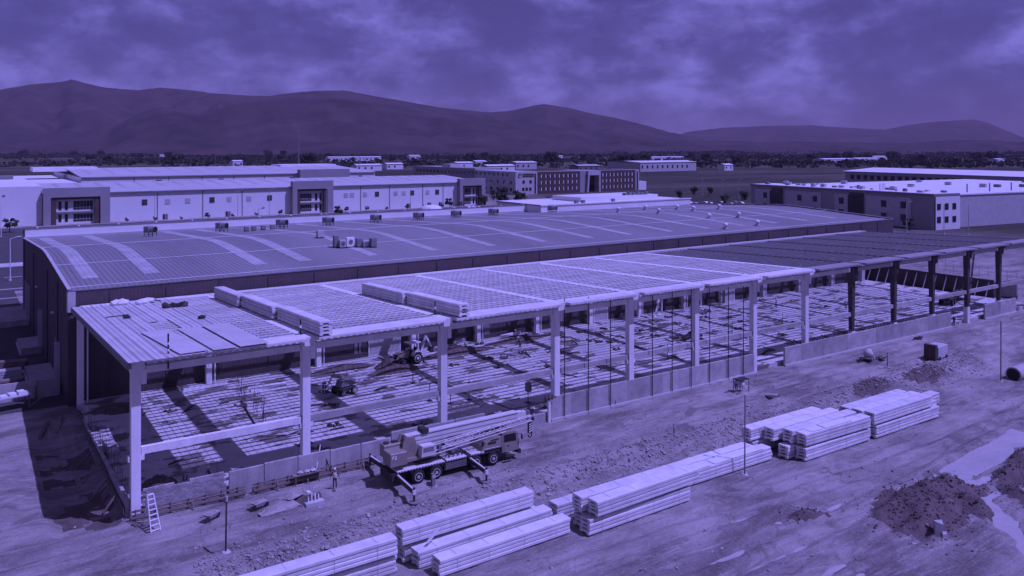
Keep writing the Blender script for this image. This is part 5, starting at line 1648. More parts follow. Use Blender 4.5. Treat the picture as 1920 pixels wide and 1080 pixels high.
def backhoe():
    t = thing('backhoe_loader', 'backhoe loader with open canopy digging along the dark warehouse wall', 'backhoe', (39.9, 28.4, .5), math.pi + .12)

    def P(b, n, m_, p=None, sm=False): return b.part(n, m_, p or t, world=False, smooth_=sm)
    P(MB().box(-1.1, 2.4, -.45, .45, .55, 1.0), 'chassis', DARK)
    P(MB().prism([(.8, 1.0), (2.55, 1.0), (2.6, 1.5), (2.3, 1.68), (.8, 1.8)], 'y', -.5, .5), 'bonnet', YEL)
    P(MB().box(2.61, 2.66, -.4, .4, 1.05, 1.5), 'grille', DARK)
    for y, s in ((-.95, -1), (.95, 1)):
        wheel(t, -.1, y, .78, .80, .48, WHITE, s, world=False)
        wheel(t, 2.0, y * .92, .50, .52, .36, WHITE, s, world=False)
        P(MB().prism([(-.95, 1.2), (-.8, 1.6), (-.4, 1.78), (.3, 1.78), (.6, 1.5), (.7, 1.2), (.55, 1.2), (.45, 1.42), (.2, 1.66), (-.35, 1.66), (-.68, 1.5), (-.8, 1.2)], 'y', y - .28, y + .28), 'mudguard', WHITE)
    cab = P(MB().box(-.95, .85, -.75, .75, 2.72, 2.84), 'canopy', WHITE)
    for x in (-.88, .78):
        for y in (-.68, .68): P(MB().bar((x, y, 1.2), (x * .95, y, 2.72), .08, .08), 'canopy_post', DARK, cab)
    P(MB().box(-.4, .1, -.28, .28, 1.1, 1.55).box(-.5, -.38, -.28, .28, 1.5, 2.1), 'seat', BLACKP)
    for y in (-.6, .6):
        P(MB().bar((.9, y, 1.72), (2.6, y, 1.35), .14, .2).bar((2.58, y, 1.40), (3.15, y, .55), .14, .2), 'loader_arm', YEL)
        P(MB().tube((1.2, y, 1.1), (2.5, y, 1.25), .06, 8), 'ram', GALV)
    P(MB().prism([(3.1, .1), (3.9, .08), (4.05, .35), (3.35, .3), (3.3, .85), (3.7, 1.0), (3.1, 1.05)], 'y', -1.15, 1.15), 'front_bucket', DARK)
    P(MB().bar((-1.2, 0, .9), (-2.3, 0, 3.35), .22, .3), 'dig_boom', WHITE)
    P(MB().bar((-2.25, .02, 3.3), (-3.2, .02, 1.6), .18, .24), 'dig_stick', WHITE)
    P(MB().tube((-1.5, .2, 1.9), (-2.2, .2, 3.1), .06, 8), 'ram', GALV)
    P(MB().prism([(-3.5, 1.7), (-3.0, 1.75), (-2.7, 1.3), (-3.0, .95), (-3.5, 1.0), (-3.25, 1.25)], 'y', -.32, .36), 'dig_bucket', DARK)
    for y in (-.9, .9): P(MB().bar((-1.15, y * .6, .9), (-1.3, y, .1), .14, .14).box(-1.55, -1.1, y - .16, y + .16, .02, .09), 'stabiliser', DARK)


backhoe()


def boom_lift():
    t = thing('boom_lift', 'small boom lift with pale wheels and a folded arm on the slab', 'boom lift', (26.6, 20.3, .5), .25)

    def P(b, n, m_, p=None): return b.part(n, m_, p or t, world=False)
    P(MB().cbox(-1.1, 1.1, -.7, .7, .4, .85, .06), 'chassis', DARK)
    for x in (-.8, .8):
        for y, s in ((-.85, -1), (.85, 1)):
            wheel(t, x, y, .44, .46, .34, WHITE, s, world=False)
    P(MB().lathe((0, 0, .85), (0, 0, 1), [(0, .55), (.12, .55)], 16), 'slew_ring', DARK)
    P(MB().prism([(-.9, .98), (1.2, .98), (1.25, 1.6), (.7, 1.75), (-.6, 1.7)], 'y', -.6, .6), 'turret', MIDG)
    P(MB().bar((1.0, 0, 1.5), (-1.7, 0, 2.45), .26, .3), 'lower_arm', YEL)
    P(MB().bar((-1.7, .30, 2.4), (.8, .30, 2.05), .2, .24), 'upper_arm', LGREY)
    P(MB().bar((-1.8, 0, 2.35), (-2.5, 0, 1.3), .14, .16), 'fly_arm', LGREY)
    bk = P(MB().box(-3.3, -2.3, -.65, .65, .75, .85), 'basket_floor', DARK)
    for z in (1.3, 1.85):
        P(MB().path([(-3.28, -.62, z), (-2.32, -.62, z), (-2.32, .62, z), (-3.28, .62, z), (-3.28, -.62, z)], .035, 5), 'basket_rail', GALV, bk)
    for x in (-3.28, -2.32):
        for y in (-.62, 0, .62): P(MB().tube((x, y, .85), (x, y, 1.85), .03, 5), 'basket_post', GALV, bk)
    P(MB().box(-2.75, -2.4, .2, .6, 1.0, 1.75), 'control_box', DARK, bk)


boom_lift()


# ================================================================== PEOPLE
def skin_mesh(name, joints, edges, mat, sub=2):
    """one continuous surface grown round a skeleton of joints (position, radius)"""
    me = bpy.data.meshes.new(name)
    me.from_pydata([j[0] for j in joints], edges, [])
    o = bpy.data.objects.new(name, me); COL.objects.link(o)
    sk = o.modifiers.new('skin', 'SKIN'); sk.use_smooth_shade = True
    for k, j in enumerate(joints):
        r_ = j[1] if isinstance(j[1], tuple) else (j[1], j[1])
        me.skin_vertices[0].data[k].radius = r_
        me.skin_vertices[0].data[k].use_root = (k == 0)
    ss = o.modifiers.new('sub', 'SUBSURF'); ss.levels = sub; ss.render_levels = sub
    dg = bpy.context.evaluated_depsgraph_get()
    out = bpy.data.meshes.new_from_object(o.evaluated_get(dg), depsgraph=dg)
    bpy.data.objects.remove(o)
    out.name = name
    for m_ in mat: out.materials.append(m_)
    return out


def person(label, x, y, z, rz, top=SHIRTD, vest=True, arms=((.30, .05, .95), (-.30, .05, .95)), step=.14, lean=0.0, group='workers on the site'):
    """local +Y is the way the person faces"""
    t = thing('person', label, 'person', (x, y, z), rz, group)
    L_ = lean
    J = [((0, 0, .95), (.15, .11)), ((0, L_ * .5, 1.18), (.14, .105)), ((0, L_, 1.40), (.17, .11)), ((0, L_ + .01, 1.50), .06), ((0, L_ + .03, 1.58), .065), ((0, L_ + .035, 1.70), .085), ((0, L_ + .03, 1.775), .06)]
    E_ = [(0, 1), (1, 2), (2, 3), (3, 4), (4, 5), (5, 6)]
    fingers = []
    for s, hand in zip((1, -1), arms):
        k = len(J)
        sh = Vector((s * .20, L_, 1.40)); hd = Vector((hand[0], hand[1] + L_ * .5, hand[2]))
        el_ = (sh + hd) / 2 + Vector((s * .05, -.07, 0))
        dr = (hd - el_).normalized()
        J += [(tuple(sh), .065), (tuple(el_), .048), (tuple(hd), .034), (tuple(hd + dr * .08), (.042, .022))]
        E_ += [(2, k), (k, k + 1), (k + 1, k + 2), (k + 2, k + 3)]
        side = dr.cross(Vector((0, 1, .2))).normalized()
        for f in range(4):
            fingers.append((hd + dr * .10 + side * (.026 - .017 * f), hd + dr * (.165 - .012 * abs(f - 1)) + side * (.030 - .02 * f) + Vector((0, .018, 0)), hd + dr * (.19 - .014 * abs(f - 1)) + side * (.028 - .019 * f) + Vector((0, .045, 0))))
        fingers.append((hd + dr * .03 + side * .035, hd + dr * .07 + side * .065 + Vector((0, .02, 0)), hd + dr * .10 + side * .068 + Vector((0, .035, 0))))
    for s in (1, -1):
        k = len(J)
        J += [((s * .095, 0, .90), .095), ((s * .10, s * step * .55 + .03, .49), .068), ((s * .11, s * step, .09), .045), ((s * .115, s * step + .13, .045), (.045, .035))]
        E_ += [(0, k), (k, k + 1), (k + 1, k + 2), (k + 2, k + 3)]
    body = skin_mesh('body', J, E_, [SKIN, top, JEAN, BLACKP])
    for p in body.polygons:
        c = p.center
        if c.z < .12: p.material_index = 3
        elif c.z < .98 and abs(c.x) < .24: p.material_index = 2
        elif c.z < 1.50 and (c - Vector((arms[0][0], arms[0][1], arms[0][2]))).length > .16 and (c - Vector((arms[1][0], arms[1][1], arms[1][2]))).length > .16: p.material_index = 1
    inst(body, 'body', t)
    fg = MB()
    for a, b_, c_ in fingers: fg.tube(a, b_, .009, 6, .0085); fg.tube(b_, c_, .0085, 6, .007)
    fg.part('fingers', SKIN, t, world=False)
    hz = 1.70
    f = MB().blob((0, L_ + .125, hz - .01), (.018, .03, .03), jit=.05); f.part('nose', SKIN, t, world=False)
    e = MB().blob((.032, L_ + .108, hz + .015), .016, jit=.02).blob((-.032, L_ + .108, hz + .015), .016, jit=.02); e.part('eyes', DARK, t, world=False)
    MB().box(-.026, .026, L_ + .105, L_ + .116, hz - .062, hz - .05).part('mouth', RUST, t, world=False)
    MB().blob((.088, L_ + .03, hz), (.015, .03, .04), jit=.05).blob((-.088, L_ + .03, hz), (.015, .03, .04), jit=.05).part('ears', SKIN, t, world=False)
    MB().lathe((0, L_ + .03, hz + .035), (0, 0, 1), [(0, .108), (.04, .104), (.09, .085), (.125, .04), (.13, .01)], 14).part('helmet', HELM, t, world=False, smooth_=True)
    MB().prism([(-.10, L_ + .05), (.10, L_ + .05), (.07, L_ + .19), (-.07, L_ + .19)], 'z', hz + .036, hz + .05).part('helmet_brim', HELM, t, world=False)
    if vest:
        v = MB()
        rings = [(.98, .175, .135, 0), (1.12, .185, .14, .4), (1.25, .195, .145, .65), (1.38, .205, .14, .95), (1.45, .15, .10, 1)]
        n = 18
        for (z_, rx, ry, ll) in rings:
            for k in range(n):
                w = 2 * math.pi * k / n
                v.v.append((rx * math.cos(w), L_ * ll + ry * math.sin(w), z_))
        for r_ in range(len(rings) - 1):
            for k in range(n):
                k2 = (k + 1) % n
                v.f.append((r_ * n + k, r_ * n + k2, (r_ + 1) * n + k2, (r_ + 1) * n + k))
        v.part('vest', VEST, t, world=False, smooth_=True)
    return t


person('worker in a pale vest and white helmet walking beside the low front wall', 15.4, -4.2, gz(15.4, -4.2), 2.6, arms=((.36, .02, .93), (-.36, -.02, .95)))
person('worker in dark clothes standing behind the block wall near the corner', 6.2, 1.3, .5, 2.0, vest=False, arms=((.25, .25, 1.05), (-.25, .25, 1.05)), lean=.06)
person('worker bending over on the slab behind the third white column', 56.3, 26.1, .5, 1.2, vest=False, lean=.22, arms=((.22, .40, .8), (-.22, .4, .8)))
person('worker in a pale vest far back on the slab near the rear wall', 58.4, 30.4, .5, 2.9, arms=((.33, .06, .95), (-.33, .02, .95)))
person('worker walking on the slab between the far white columns', 112.9, 25.2, .5, .6, vest=False)
person('worker standing on the slab among the dark columns', 122.0, 17.0, .5, 2.1)
person('worker at the end of the grey wall by the last dark column', 126.6, -.1, gz(126.6, -.4), 1.9, vest=False, arms=((.3, .2, 1.2), (-.3, .1, .95)))
person('worker crouched over a small machine on the track before the gap in the wall', 67.9, -4.0, gz(67.9, -4.0), 2.4, arms=((.25, .35, .8), (-.25, .35, .8)), lean=.2)


# ================================================================== SMALL THINGS OF THE SITE
rs = random.Random(17)


def on_ground(x, y): return gz(x, y)


# ---- earth dug up by the backhoe and lying on the slab
def heap(name, label, x, y, z, ax, ay, h, rz, mat=SOILD, n=26, seed=0, cat='earth'):
    b = MB()
    u = np.linspace(-1.15, 1.15, n)
    U, W = np.meshgrid(u, u)
    d = np.sqrt(U ** 2 + W ** 2) + .30 * fbm(U * 2 + seed, W * 2, 3, seed)
    Zh = h * np_smooth(1.05 - d) * (1 + .5 * fbm(U * 4 + seed, W * 4, 3, seed + 3)) + .12 * h * fbm(U * 9, W * 9, 2, seed) * (d < 1) - .03
    c, s = math.cos(rz), math.sin(rz)
    for i in range(n):
        for j in range(n):
            px_, py_ = U[i, j] * ax, W[i, j] * ay
            b.v.append((x + px_ * c - py_ * s, y + px_ * s + py_ * c, z + max(-.03, Zh[i, j])))
    for i in range(n - 1):
        for j in range(n - 1):
            a = i * n + j
            b.f.append((a, a + 1, a + n + 1, a + n))
    o = b.part(name, mat, None); tag(o, label, cat)
    return o


heap('earth_heap', 'long dark heap of dug earth before the front bucket of the backhoe', 36.2, 25.6, .5, 4.6, 1.3, .9, -.05, seed=3)
heap('earth_heap', 'tall dark clod heap touching the backhoe bucket', 36.2, 28.1, .5, 1.9, 1.7, 1.5, .2, seed=5)
heap('earth_heap', 'low dark spoil along the warehouse wall right of the backhoe', 47.5, 29.4, .5, 6.5, 1.7, .9, .02, seed=8)
heap('earth_heap', 'dark spoil strip against the warehouse wall left of the backhoe', 31.0, 30.6, .5, 5.0, 1.3, .5, .0, seed=9)
heap('earth_heap', 'low rubble strip along the rear wall behind the fourth column', 60.0, 31.2, .5, 8.0, 1.5, .5, .03, seed=12)
heap('earth_heap', 'dark spoil in the shaded corner under the sheeted roof', 3.2, 29.2, .5, 3.2, 2.0, .5, .1, seed=13)
heap('sand_heap', 'dark sand heap by the wall inside the second bay', 16.2, 2.6, .5, 1.6, .9, .7, .2, seed=15)
heap('earth_heap', 'dark spoil heap inside the block wall near the corner', 2.6, 4.2, .5, 1.8, 1.6, .8, .5, seed=17)


# ---- adjustable props standing on the slab
pr_pts = [(35.4, 19.6), (33.6, 11.9), (35.1, 9.7), (37.6, 9.7), (42.7, 5.0), (28.5, 24.0), (70.0, 10.0), (88.0, 14.0), (101.5, 15.0)]
for k, (x, y) in enumerate(pr_pts):
    t = thing('steel_prop', f'{nm_[k]} thin dark prop with a base plate on the slab, nearest first from the left', 'prop', (x, y, .5), group='props on the slab')
    h_ = [1.9, 2.2, 2.2, 2.4, 2.0, 1.8, 2.1, 2.0, 2.0][k]
    MB().tube((0, 0, .03), (0, 0, h_), .04, 6).part('tube', DARK, t, world=False)
    MB().box(-.3, .3, -.3, .3, 0, .05).part('base_plate', DARK, t, world=False)
    if k == 4: MB().box(-.22, .3, -.3, .3, 1.3, 2.3).part('hopper', MIDG, t, world=False)

# ---- starter cages rising from the slab in the second bay
for k, (px_, py_) in enumerate(((455, 770), (480, 775), (493, 790), (450, 745))):
    x, y = un(px_, py_, .5)
    t = thing('starter_cage', f'{nm_[k]} cluster of thin starter bars standing on the slab in the first bay', 'rebar', (x, y, .5), group='starter bars on the slab')
    for j in range(5): MB().tube((rs.uniform(-.3, .3), rs.uniform(-.3, .3), 0), (rs.uniform(-.35, .35), rs.uniform(-.35, .35), rs.uniform(2.0, 3.2)), .022, 5).part('bar', RUST, t, world=False)
o = MB().path([(un(452 + 3.2 * k, 752 + 5.5 * k, .55)[0], un(452 + 3.2 * k, 752 + 5.5 * k, .55)[1], .58) for k in range(9)], .11, 6).part('bar_bundle', RUST)
tag(o, 'long dark bundle of bars lying askew on the slab in the first bay', 'rebar')

# ---- boards, offcuts and small dark heaps scattered on the slab
groups = [('timber_offcut', 'short timber offcut lying on the bright slab', 'timber', TIMBER, 60, 'timber offcuts on the slab'),
          ('bar_offcut', 'dark steel bar offcut lying on the bright slab', 'rebar', RUST, 54, 'bar offcuts on the slab'),
          ('pale_board', 'pale board lying flat on the bright slab', 'board', KERB, 28, 'pale boards on the slab'),
          ('debris_clump', 'small dark clump of debris on the bright slab', 'debris', SOILD, 60, 'debris clumps on the slab')]
for nm, lb, cat, mt, n, grp in groups:
    for k in range(n):
        x, y = rs.uniform(1.5, 126), rs.uniform(1.6, 33)
        if rs.random() < .5: x, y = rs.uniform(44, 100), rs.uniform(14, 33)
        a = rs.choice([rs.uniform(-.3, .3), rs.uniform(1.2, 1.9), rs.uniform(0, 3.1)]); L = rs.uniform(.8, 3.4)
        b = MB()
        if nm == 'debris_clump':
            for j in range(7): b.blob((x + rs.uniform(-.6, .6), y + rs.uniform(-.5, .5), .56), (rs.uniform(.12, .4), rs.uniform(.12, .4), rs.uniform(.08, .3)), jit=.4, rnd=rs)
        else:
            w = {'timber_offcut': .14, 'bar_offcut': .09, 'pale_board': rs.uniform(.25, .6)}[nm]
            b.bar((x, y, .56), (x + L * math.cos(a), y + L * math.sin(a), .56 + rs.uniform(0, .12)), w, .09)
            if nm == 'bar_offcut':
                b.bar((x + .1, y + .2, .55), (x + L * math.cos(a + .1), y + .25 + L * math.sin(a + .1), .57), w, .07)
        o = b.part(nm, mt); tag(o, lb, cat, grp)
for k, (x0, y0, x1, y1, z) in enumerate(((57.5, 33.0, 61.5, 33.6, .9), (49.0, 32.6, 51.0, 32.9, 1.2), (10.5, 31.4, 16.0, 31.8, .75), (17.5, 27.2, 22.0, 27.6, .7))):
    o = MB().bar((x0, y0, z), (x1, y1, z + .05), .4, .35).part('precast_piece', CONC)
    tag(o, ['white precast piece by the rear wall right of the third column', 'small white block on the spoil behind the backhoe', 'long white beam lying along the rear wall of the first bay', 'long white beam lying on the slab in the second bay'][k], 'beam')
# raking white props against the rear wall
for k, (x, y) in enumerate(((88.5, 31.5), (99.0, 32.0))):
    t = thing('raking_prop', f'{["left", "right"][k]} white raking prop frame against the rear wall beyond the rods', 'prop', (x, y, .5))
    MB().bar((0, 0, 0), (3.2, 1.6, 4.6), .22, .22).part('raker', CONC, t, world=False)
    MB().bar((3.2, 1.6, 0), (3.2, 1.6, 4.7), .18, .18).part('upright', CONC, t, world=False)
    MB().bar((0, 0, .1), (3.2, 1.6, .1), .18, .18).part('sole', CONC, t, world=False)
o = MB().bar((80.0, 16.5, .9), (83.5, 17.6, 1.3), 1.0, .12).part('form_panel', STEEL); tag(o, 'dark formwork panel tipped on the slab beyond the tall rods', 'formwork')

# ---- thin poles and stakes in the yard
for lb, x, y, h_ in (('thin dark pole at the bottom left on the edge of the bank', 4.4, -10.3, 4.2), ('thin pale pole beside the wrapped plank bundle', 50.8, -19.6, 7.8), ('thin dark pole near the culvert pipe at the right', 104.3, -18.0, 8.2)):
    z = on_ground(x, y)
    t = thing('yard_pole', lb, 'pole', (x, y, z - .1))
    MB().tube((0, 0, 0), (.05, 0, h_), .075, 7, .06).part('shaft', MIDG if 'pale' in lb else RUST, t, world=False)
    MB().tube((.05, 0, h_ - .35), (.05, 0, h_), .11, 7).part('cap', LGREY, t, world=False)
    MB().lathe((0, 0, .05), (0, 0, 1), [(0, .35), (.12, .28)], 10).part('footing', KERB, t, world=False)
for lb, px_, py_, h_, w in (('stout grey post stub in front of the crane wheels', 812, 908, 1.25, .3), ('small stake with a tag on the bank top in mid picture', 1264, 812, 1.2, .12), ('short dark signpost on the track at the right', 1664, 690, 2.1, .12)):
    x, y = un(px_, py_)
    t = thing('stake_post', lb, 'post', (x, y, on_ground(x, y) - .1))
    MB().box(-w / 2, w / 2, -w / 2, w / 2, 0, h_).part('post', MIDG, t, world=False)
    MB().box(-w * .6, w * .6, -w * .62, -w * .51, h_ - .35, h_ - .1).part('plate', LGREY, t, world=False)
    MB().lathe((0, 0, .06), (0, 0, 1), [(0, .45), (.1, .36)], 10).part('mound', ROCK, t, world=False)

# ---- step ladder at the corner
t = thing('step_ladder', 'pale step ladder leaning at the foot of the corner wall', 'ladder', (.75, -3.05, on_ground(.75, -3.05)), .25)
for s in (-1, 1):
    MB().bar((s * .38, -.55, 0), (s * .24, .45, 2.75), .07, .10).part('rail', WHITE, t, world=False)
    MB().bar((s * .36, 1.0, 0), (s * .24, .50, 2.65), .05, .07).part('back_leg', LGREY, t, world=False)
for k in range(7):
    f = (k + .7) / 7.6
    wv = .38 - .14 * f
    MB().box(-wv, wv, -.55 + 1.0 * f - .07, -.55 + 1.0 * f + .07, 2.75 * f - .02, 2.75 * f + .02).part('tread', WHITE, t, world=False)
MB().box(-.26, .26, .38, .56, 2.74, 2.80).part('top_plate', WHITE, t, world=False)


# ---- wheelbarrows
def barrow(label, x, y, rz):
    t = thing('wheelbarrow', label, 'wheelbarrow', (x, y, on_ground(x, y)), rz)
    b = MB()
    b.hexa([(-.35, -.22, .32), (.35, -.18, .28), (.35, .18, .28), (-.35, .22, .32), (-.62, -.38, .68), (.62, -.33, .62), (.62, .33, .62), (-.62, .38, .68)])
    b.part('tray', LGREY, t, world=False)
    MB().hexa([(-.55, -.32, .672), (.55, -.28, .625), (.55, .28, .625), (-.55, .32, .672), (-.4, -.2, .74), (.4, -.18, .72), (.4, .18, .72), (-.4, .2, .74)]).part('load', ROCK, t, world=False)
    MB().tube((.72, -.06, .2), (.72, .06, .2), .2, 14).part('wheel', RUBBER, t, world=False)
    for s in (-1, 1):
        MB().tube((.72, s * .09, .2), (-1.05, s * .28, .62), .025, 6).part('handle', DARK, t, world=False)
        MB().tube((-.35, s * .2, .42), (-.45, s * .24, 0), .022, 6).part('leg', DARK, t, world=False)


barrow('wheelbarrow with a pale load in front of the timber rails', *un(397, 978), .6)
barrow('wheelbarrow farther right by the rubble at the wall foot', *un(486, 955), .3)
barrow('wheelbarrow left on the track beside the grey wall gap', *un(1447, 745), 2.2)

# ---- concrete stump and pipes in the pit
t = thing('pipe_stump', 'white concrete stump with upright pipes at the edge of the dark pit', 'pipe', (12.9, -6.1, on_ground(12.9, -6.3)))
MB().cbox(-.9, .7, -.3, .3, -.3, .35, .05).part('block', KERB, t, world=False)
for k in range(4): MB().tube((-.6 + .3 * k, .05 * (k % 2), .3), (-.6 + .3 * k, .1, 1.15 - .12 * k), .07, 8).part('pipe', WHITE, t, world=False)
MB().box(-.75, -.45, -.2, .2, 1.1, 1.25).part('cap', WHITE, t, world=False)
# ---- mixer and bench by the wall
t = thing('work_trestle', 'low timber trestle bench with bags at the wall foot', 'bench', (*un(575, 905), 0))
MB().box(-1.3, 1.3, -.3, .3, .82, .9).part('top', TIMBER, t, world=False)
for x in (-1.1, 1.1):
    for y in (-.25, .25): MB().bar((x, y, -.2), (x * .96, y * .8, .82), .07, .07).part('leg', TIMBER, t, world=False)
for k in range(3): MB().blob((-.6 + .6 * k, 0, 1.02), (.32, .24, .16), jit=.2, rnd=rs).part('bag', KERB, t, world=False)
t = thing('leaning_poles', 'pair of thin pale poles leaning against the rendered wall', 'poles', (*un(605, 890), 0))
MB().tube((-.9, -.4, 0), (.0, .55, 2.6), .05, 6).part('pole', CONC, t, world=False)
MB().tube((.7, -.4, 0), (.05, .5, 2.6), .05, 6).part('pole', DARK, t, world=False)
heap('rubble_heap', 'low pale heap of rubble near the trestle bench', *un(520, 950), -.05, 1.5, .9, .35, .2, ROCK, seed=31, cat='rubble')
heap('rubble_heap', 'small pale rubble heap at the foot of the wall left of the bench', *un(545, 928), -.05, .8, .6, .3, .5, ROCK, seed=33, cat='rubble')

# ---- small plant on the far track
x, y = 103.4, -9.6
t = thing('generator', 'boxy pale generator with a dark front on the track at the right', 'generator', (x, y, on_ground(x, y)), .1)
MB().cbox(-1.2, 1.9, -.9, .9, .35, 2.0, .06).part('casing', LGREY, t, world=False)
MB().box(-1.9, -1.22, -.8, .8, .3, 2.3).part('radiator', RUST, t, world=False)
for x_ in (-.8, 1.4): MB().tube((x_, -.95, .32), (x_, .95, .32), .32, 12).part('wheel', RUBBER, t, world=False)
MB().bar((1.9, 0, .4), (3.0, 0, .3), .1, .1).part('drawbar', DARK, t, world=False)
x, y = 94.0, -5.2
t = thing('concrete_mixer', 'small concrete mixer among dark scrap on the track', 'mixer', (x, y, on_ground(x, y)), .3)
MB().lathe((0, 0, 1.0), (.5, 0, .86), [(-.55, .3), (-.35, .6), (.1, .66), (.5, .36), (.62, .32)], 16).part('drum', KERB, t, world=False, smooth_=True)
MB().bar((-.7, -.5, 0), (0, -.4, 1.1), .09, .09).bar((.7, -.5, 0), (0, -.4, 1.1), .09, .09).bar((-.7, .5, 0), (0, .4, 1.1), .09, .09).bar((.7, .5, 0), (0, .4, 1.1), .09, .09).part('stand', RUST, t, world=False)
MB().tube((-.7, -.6, .22), (-.7, .6, .22), .22, 12).part('wheel', RUBBER, t, world=False)
for lb, x, y in (('dark scrap pile left of the small concrete mixer', 92.4, -5.0), ('dark scrap pile right of the small concrete mixer', 96.6, -5.6), ('dark scrap boards on the ground below the far grey wall', 112.0, -2.2)):
    b = MB(); z = on_ground(x, y)
    for k in range(12): b.bar((x + rs.uniform(-1, 1), y + rs.uniform(-.5, .5), z + rs.uniform(.05, .5)), (x + rs.uniform(-1, 1), y + rs.uniform(-.5, .5), z + rs.uniform(.05, .6)), .14, .1)
    o = b.part('scrap_pile', RUST); tag(o, lb, 'scrap')
x, y = 67.7, -4.9
t = thing('compactor', 'small frame machine with a pale tank in front of the worker by the wall gap', 'machine', (x, y, on_ground(x, y)))
for a in (-.8, .8):
    for b_ in (-.5, .5): MB().tube((a, b_, 0), (a, b_, 1.5), .05, 6).part('leg', DARK, t, world=False)
MB().box(-.85, .85, -.55, .55, 1.45, 1.55).part('top_frame', DARK, t, world=False)
MB().lathe((0, 0, .5), (0, 0, 1), [(0, .3), (.1, .42), (.7, .42), (.85, .2)], 14).part('tank', WHITE, t, world=False, smooth_=True)
# tripod by the grey wall
x, y = un(1153, 760)
t = thing('tripod', 'small dark tripod standing before the grey wall', 'tripod', (x, y, on_ground(x, y)))
for k in range(3): MB().tube((.45 * math.cos(2.1 * k), .45 * math.sin(2.1 * k), 0), (0, 0, 1.55), .03, 5).part('leg', DARK, t, world=False)
MB().box(-.12, .12, -.12, .12, 1.52, 1.75).part('head', DARK, t, world=False)
# culvert pipe
x, y = 106.4, -18.6
z = on_ground(x, y)
t = thing('culvert_pipe', 'large dark-mouthed culvert pipe half buried at the right edge', 'pipe', (x, y, z), .05)
MB().lathe((0, 0, .75), (1, 0, 0), [(.0, .82), (.0, 1.0), (.25, 1.05), (.3, .98), (7.5, .98)], 24).part('shell', BLOCK, t, world=False, smooth_=False)
MB().lathe((-.02, 0, .75), (1, 0, 0), [(0, .82), (.01, .82)], 24).part('mouth', BLACKP, t, world=False)
# white broken block by the dark soil
x, y = un(1760, 1003, -1.5)
t = thing('broken_block', 'broken white concrete block beside the dark soil heap', 'concrete block', (x, y, on_ground(x, y)), .7)
MB().hexa([(-.5, -.3, -.1), (.5, -.35, -.1), (.55, .3, -.1), (-.45, .35, -.1), (-.4, -.28, .85), (.35, -.3, .95), (.4, .3, .8), (-.42, .3, 1.05)]).part('lump', KERB, t, world=False)
MB().hexa([(-.9, -.5, -.1), (-.4, -.5, -.1), (-.4, -.1, -.1), (-.9, -.1, -.1), (-.8, -.45, .3), (-.45, -.45, .35), (-.45, -.15, .3), (-.8, -.15, .25)]).part('fragment', KERB, t, world=False)

# ---- heavy truck and gear under the last bay
t = thing('flatbed_trailer', 'dark flatbed trailer parked inside the far right end of the frame', 'trailer', (146, 10, .5), .2)
MB().box(-6, 6, -1.25, 1.25, 1.15, 1.4).part('bed', RUST, t, world=False)
for x in (-4.6, -3.2, 3.6):
    for y, s in ((-1.05, -1), (1.05, 1)): wheel(t, x, y, .5, .5, .35, MIDG, s, world=False)
MB().box(-6, 6, -.4, .4, .8, 1.14).part('spine', DARK, t, world=False)
MB().bar((-3, -1.0, 1.45), (5.5, -.6, 2.4), .5, .3).part('load_beam', DARK, t, world=False)
o = MB().bar((143.5, 6.0, .8), (151.5, 9.0, 9.5), .3, .3).part('brace_strut', STEEL); tag(o, 'dark raking strut beside the last dark column', 'strut')

# ---- timber and sheet piles at the left edge, in front of the ramps
for k, (lb, x, y, L, n, mt) in enumerate((('pile of pale boards at the left edge nearest the nearest ramp', -6.6, 52.5, 4.0, 4, KERB), ('pile of grey boards beside the nearest dock ramp', -5.6, 56.0, 3.6, 5, TIMBER), ('pile of dark timber at the left edge behind the pale sheets', -7.2, 47.0, 4.4, 4, TIMBER), ('pile of pale sheets at the far left edge of the picture', -7.6, 43.0, 4.2, 3, WHITER))):
    t = thing('board_pile', lb, 'boards', (x, y, .06), rs.uniform(-.3, .3))
    for j in range(n):
        for i in range(3):
            MB().box(-L / 2 + rs.uniform(-.2, .2), L / 2 + rs.uniform(-.2, .2), -.6 + .42 * i, -.22 + .42 * i, .3 * j, .3 * j + .24).part('board', mt, t, world=False)
t = thing('site_table', 'rough timber table with boards at the left edge of the site', 'table', (-6.6, 37.4, .05), .2)
MB().box(-1.8, 1.8, -1.0, 1.0, 1.5, 1.62).part('top', KERB, t, world=False)
for x in (-1.6, 1.6):
    for y in (-.85, .85): MB().bar((x, y, 0), (x, y, 1.5), .12, .12).part('leg', TIMBER, t, world=False)
MB().bar((1.6, -.85, .1), (3.0, -1.6, 1.4), .12, .1).part('brace', TIMBER, t, world=False)
for k in range(3): MB().box(-1.2 + .9 * k, -.5 + .9 * k, -.6, .5, 1.63, 1.75 + .1 * k).part('board', WHITER, t, world=False)
for lb, x, y, w, d, h in (('pale site cabinet at the left edge in the sun', -9.2, 31.5, 1.6, 1.2, 1.6), ('grey panel fence section below the nearest ramp', -5.8, 40.8, 3.6, .15, 2.2), ('second grey panel fence section below the nearest ramp', -2.6, 40.6, 2.4, .15, 2.2)):
    t = thing('site_cabinet' if w < 2 else 'panel_fence', lb, 'cabinet' if w < 2 else 'fence', (x, y, on_ground(x, y)))
    MB().cbox(-w / 2, w / 2, -d / 2, d / 2, 0, h, .03).part('body', WALLC if w > 2 else KERB, t, world=False)
    MB().box(-w / 2 - .06, -w / 2 - .003, -d / 2 - .05, d / 2 + .05, 0, h + .1).part('edge_post', TIMBER, t, world=False)


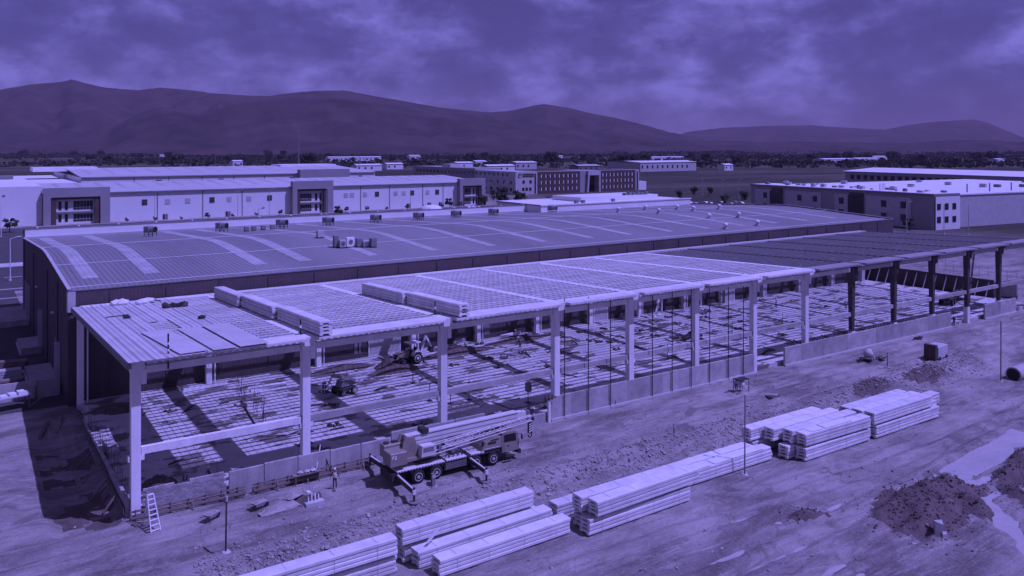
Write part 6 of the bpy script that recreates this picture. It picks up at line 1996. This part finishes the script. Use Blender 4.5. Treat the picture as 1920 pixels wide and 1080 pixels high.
# ---- loose stones on the bank and the yard
def rubble():
    b = MB(); rr = random.Random(6)
    for k in range(9000):
        x = 2 + 108 * rr.random() ** 1.3
        y = rr.gauss(-12.2, 1.25)
        if rr.random() < .14: y = rr.uniform(-38, -1.5)
        s = .03 + .13 * rr.random() ** 3.0
        if rr.random() < .02: s *= rr.uniform(1.5, 2.6)
        b.blob((x, y, 0), (s, s * rr.uniform(.6, 1.3), s * rr.uniform(.5, .9)), jit=.45, rnd=rr)
    V = np.array(b.v)
    c = V.reshape(-1, 12, 3)
    cx_, cy_ = c[:, :, 0].mean(1), c[:, :, 1].mean(1)
    c[:, :, 2] += ground_z(cx_, cy_)[:, None] + .03
    b.v = [tuple(v) for v in c.reshape(-1, 3)]
    me = bpy.data.meshes.new('rubble'); me.from_pydata(b.v, [], b.f); me.update(); me.materials.append(ROCK)
    o = bpy.data.objects.new('rubble', me); COL.objects.link(o)
    tag(o, 'loose stones and gravel on the bank and the tracks', 'rubble', kind='stuff')


rubble()


def clods():
    b = MB(); rr = random.Random(8)
    for hx, hy, ax, ay, h, a in HEAPS:
        for k in range(int(260 * ax * ay / 8)):
            u, v = rr.gauss(0, .62) * ax, rr.gauss(0, .62) * ay
            c, s = math.cos(a), math.sin(a)
            r_ = .03 + .10 * rr.random() ** 2.5
            b.blob((hx + u * c - v * s, hy + u * s + v * c, 0), (r_, r_, r_ * .8), jit=.4, rnd=rr)
    c = np.array(b.v).reshape(-1, 12, 3)
    c[:, :, 2] += ground_z(c[:, :, 0].mean(1), c[:, :, 1].mean(1))[:, None] + .02
    me = bpy.data.meshes.new('clods'); me.from_pydata([tuple(v) for v in c.reshape(-1, 3)], [], b.f); me.update(); me.materials.append(SOILD)
    o = bpy.data.objects.new('clods', me); COL.objects.link(o)
    tag(o, 'dark clods of earth strewn over the soil heaps', 'earth', kind='stuff')


clods()

# ---- rows of planted saplings and hedges before the white warehouse
for k in range(16):
    x = 46 + 10.2 * k
    if 112 < x < 136: continue
    tree('small sapling in the strip before the white warehouse', x, 282 + rs.uniform(-1, 1), 3, rs.uniform(.35, .6), 'saplings before the white warehouse')

# ================================================================== AIR
hz = bpy.data.materials.new('haze'); hz.use_nodes = True
hn = hz.node_tree.nodes
for n in list(hn):
    if n.type == 'BSDF_PRINCIPLED': hn.remove(n)
pv = hn.new('ShaderNodeVolumePrincipled')
pv.inputs['Color'].default_value = (0.60, 0.49, 0.55, 1)
pv.inputs['Density'].default_value = 5.5e-5
pv.inputs['Anisotropy'].default_value = 0.0
hz.node_tree.links.new(pv.outputs[0], [n for n in hn if n.type == 'OUTPUT_MATERIAL'][0].inputs['Volume'])
o = MB().box(-14800, 23500, -9800, 14800, -6.0, 640.0).part('haze', hz); tag(o, 'thin pale haze over the plain', 'haze', kind='stuff')
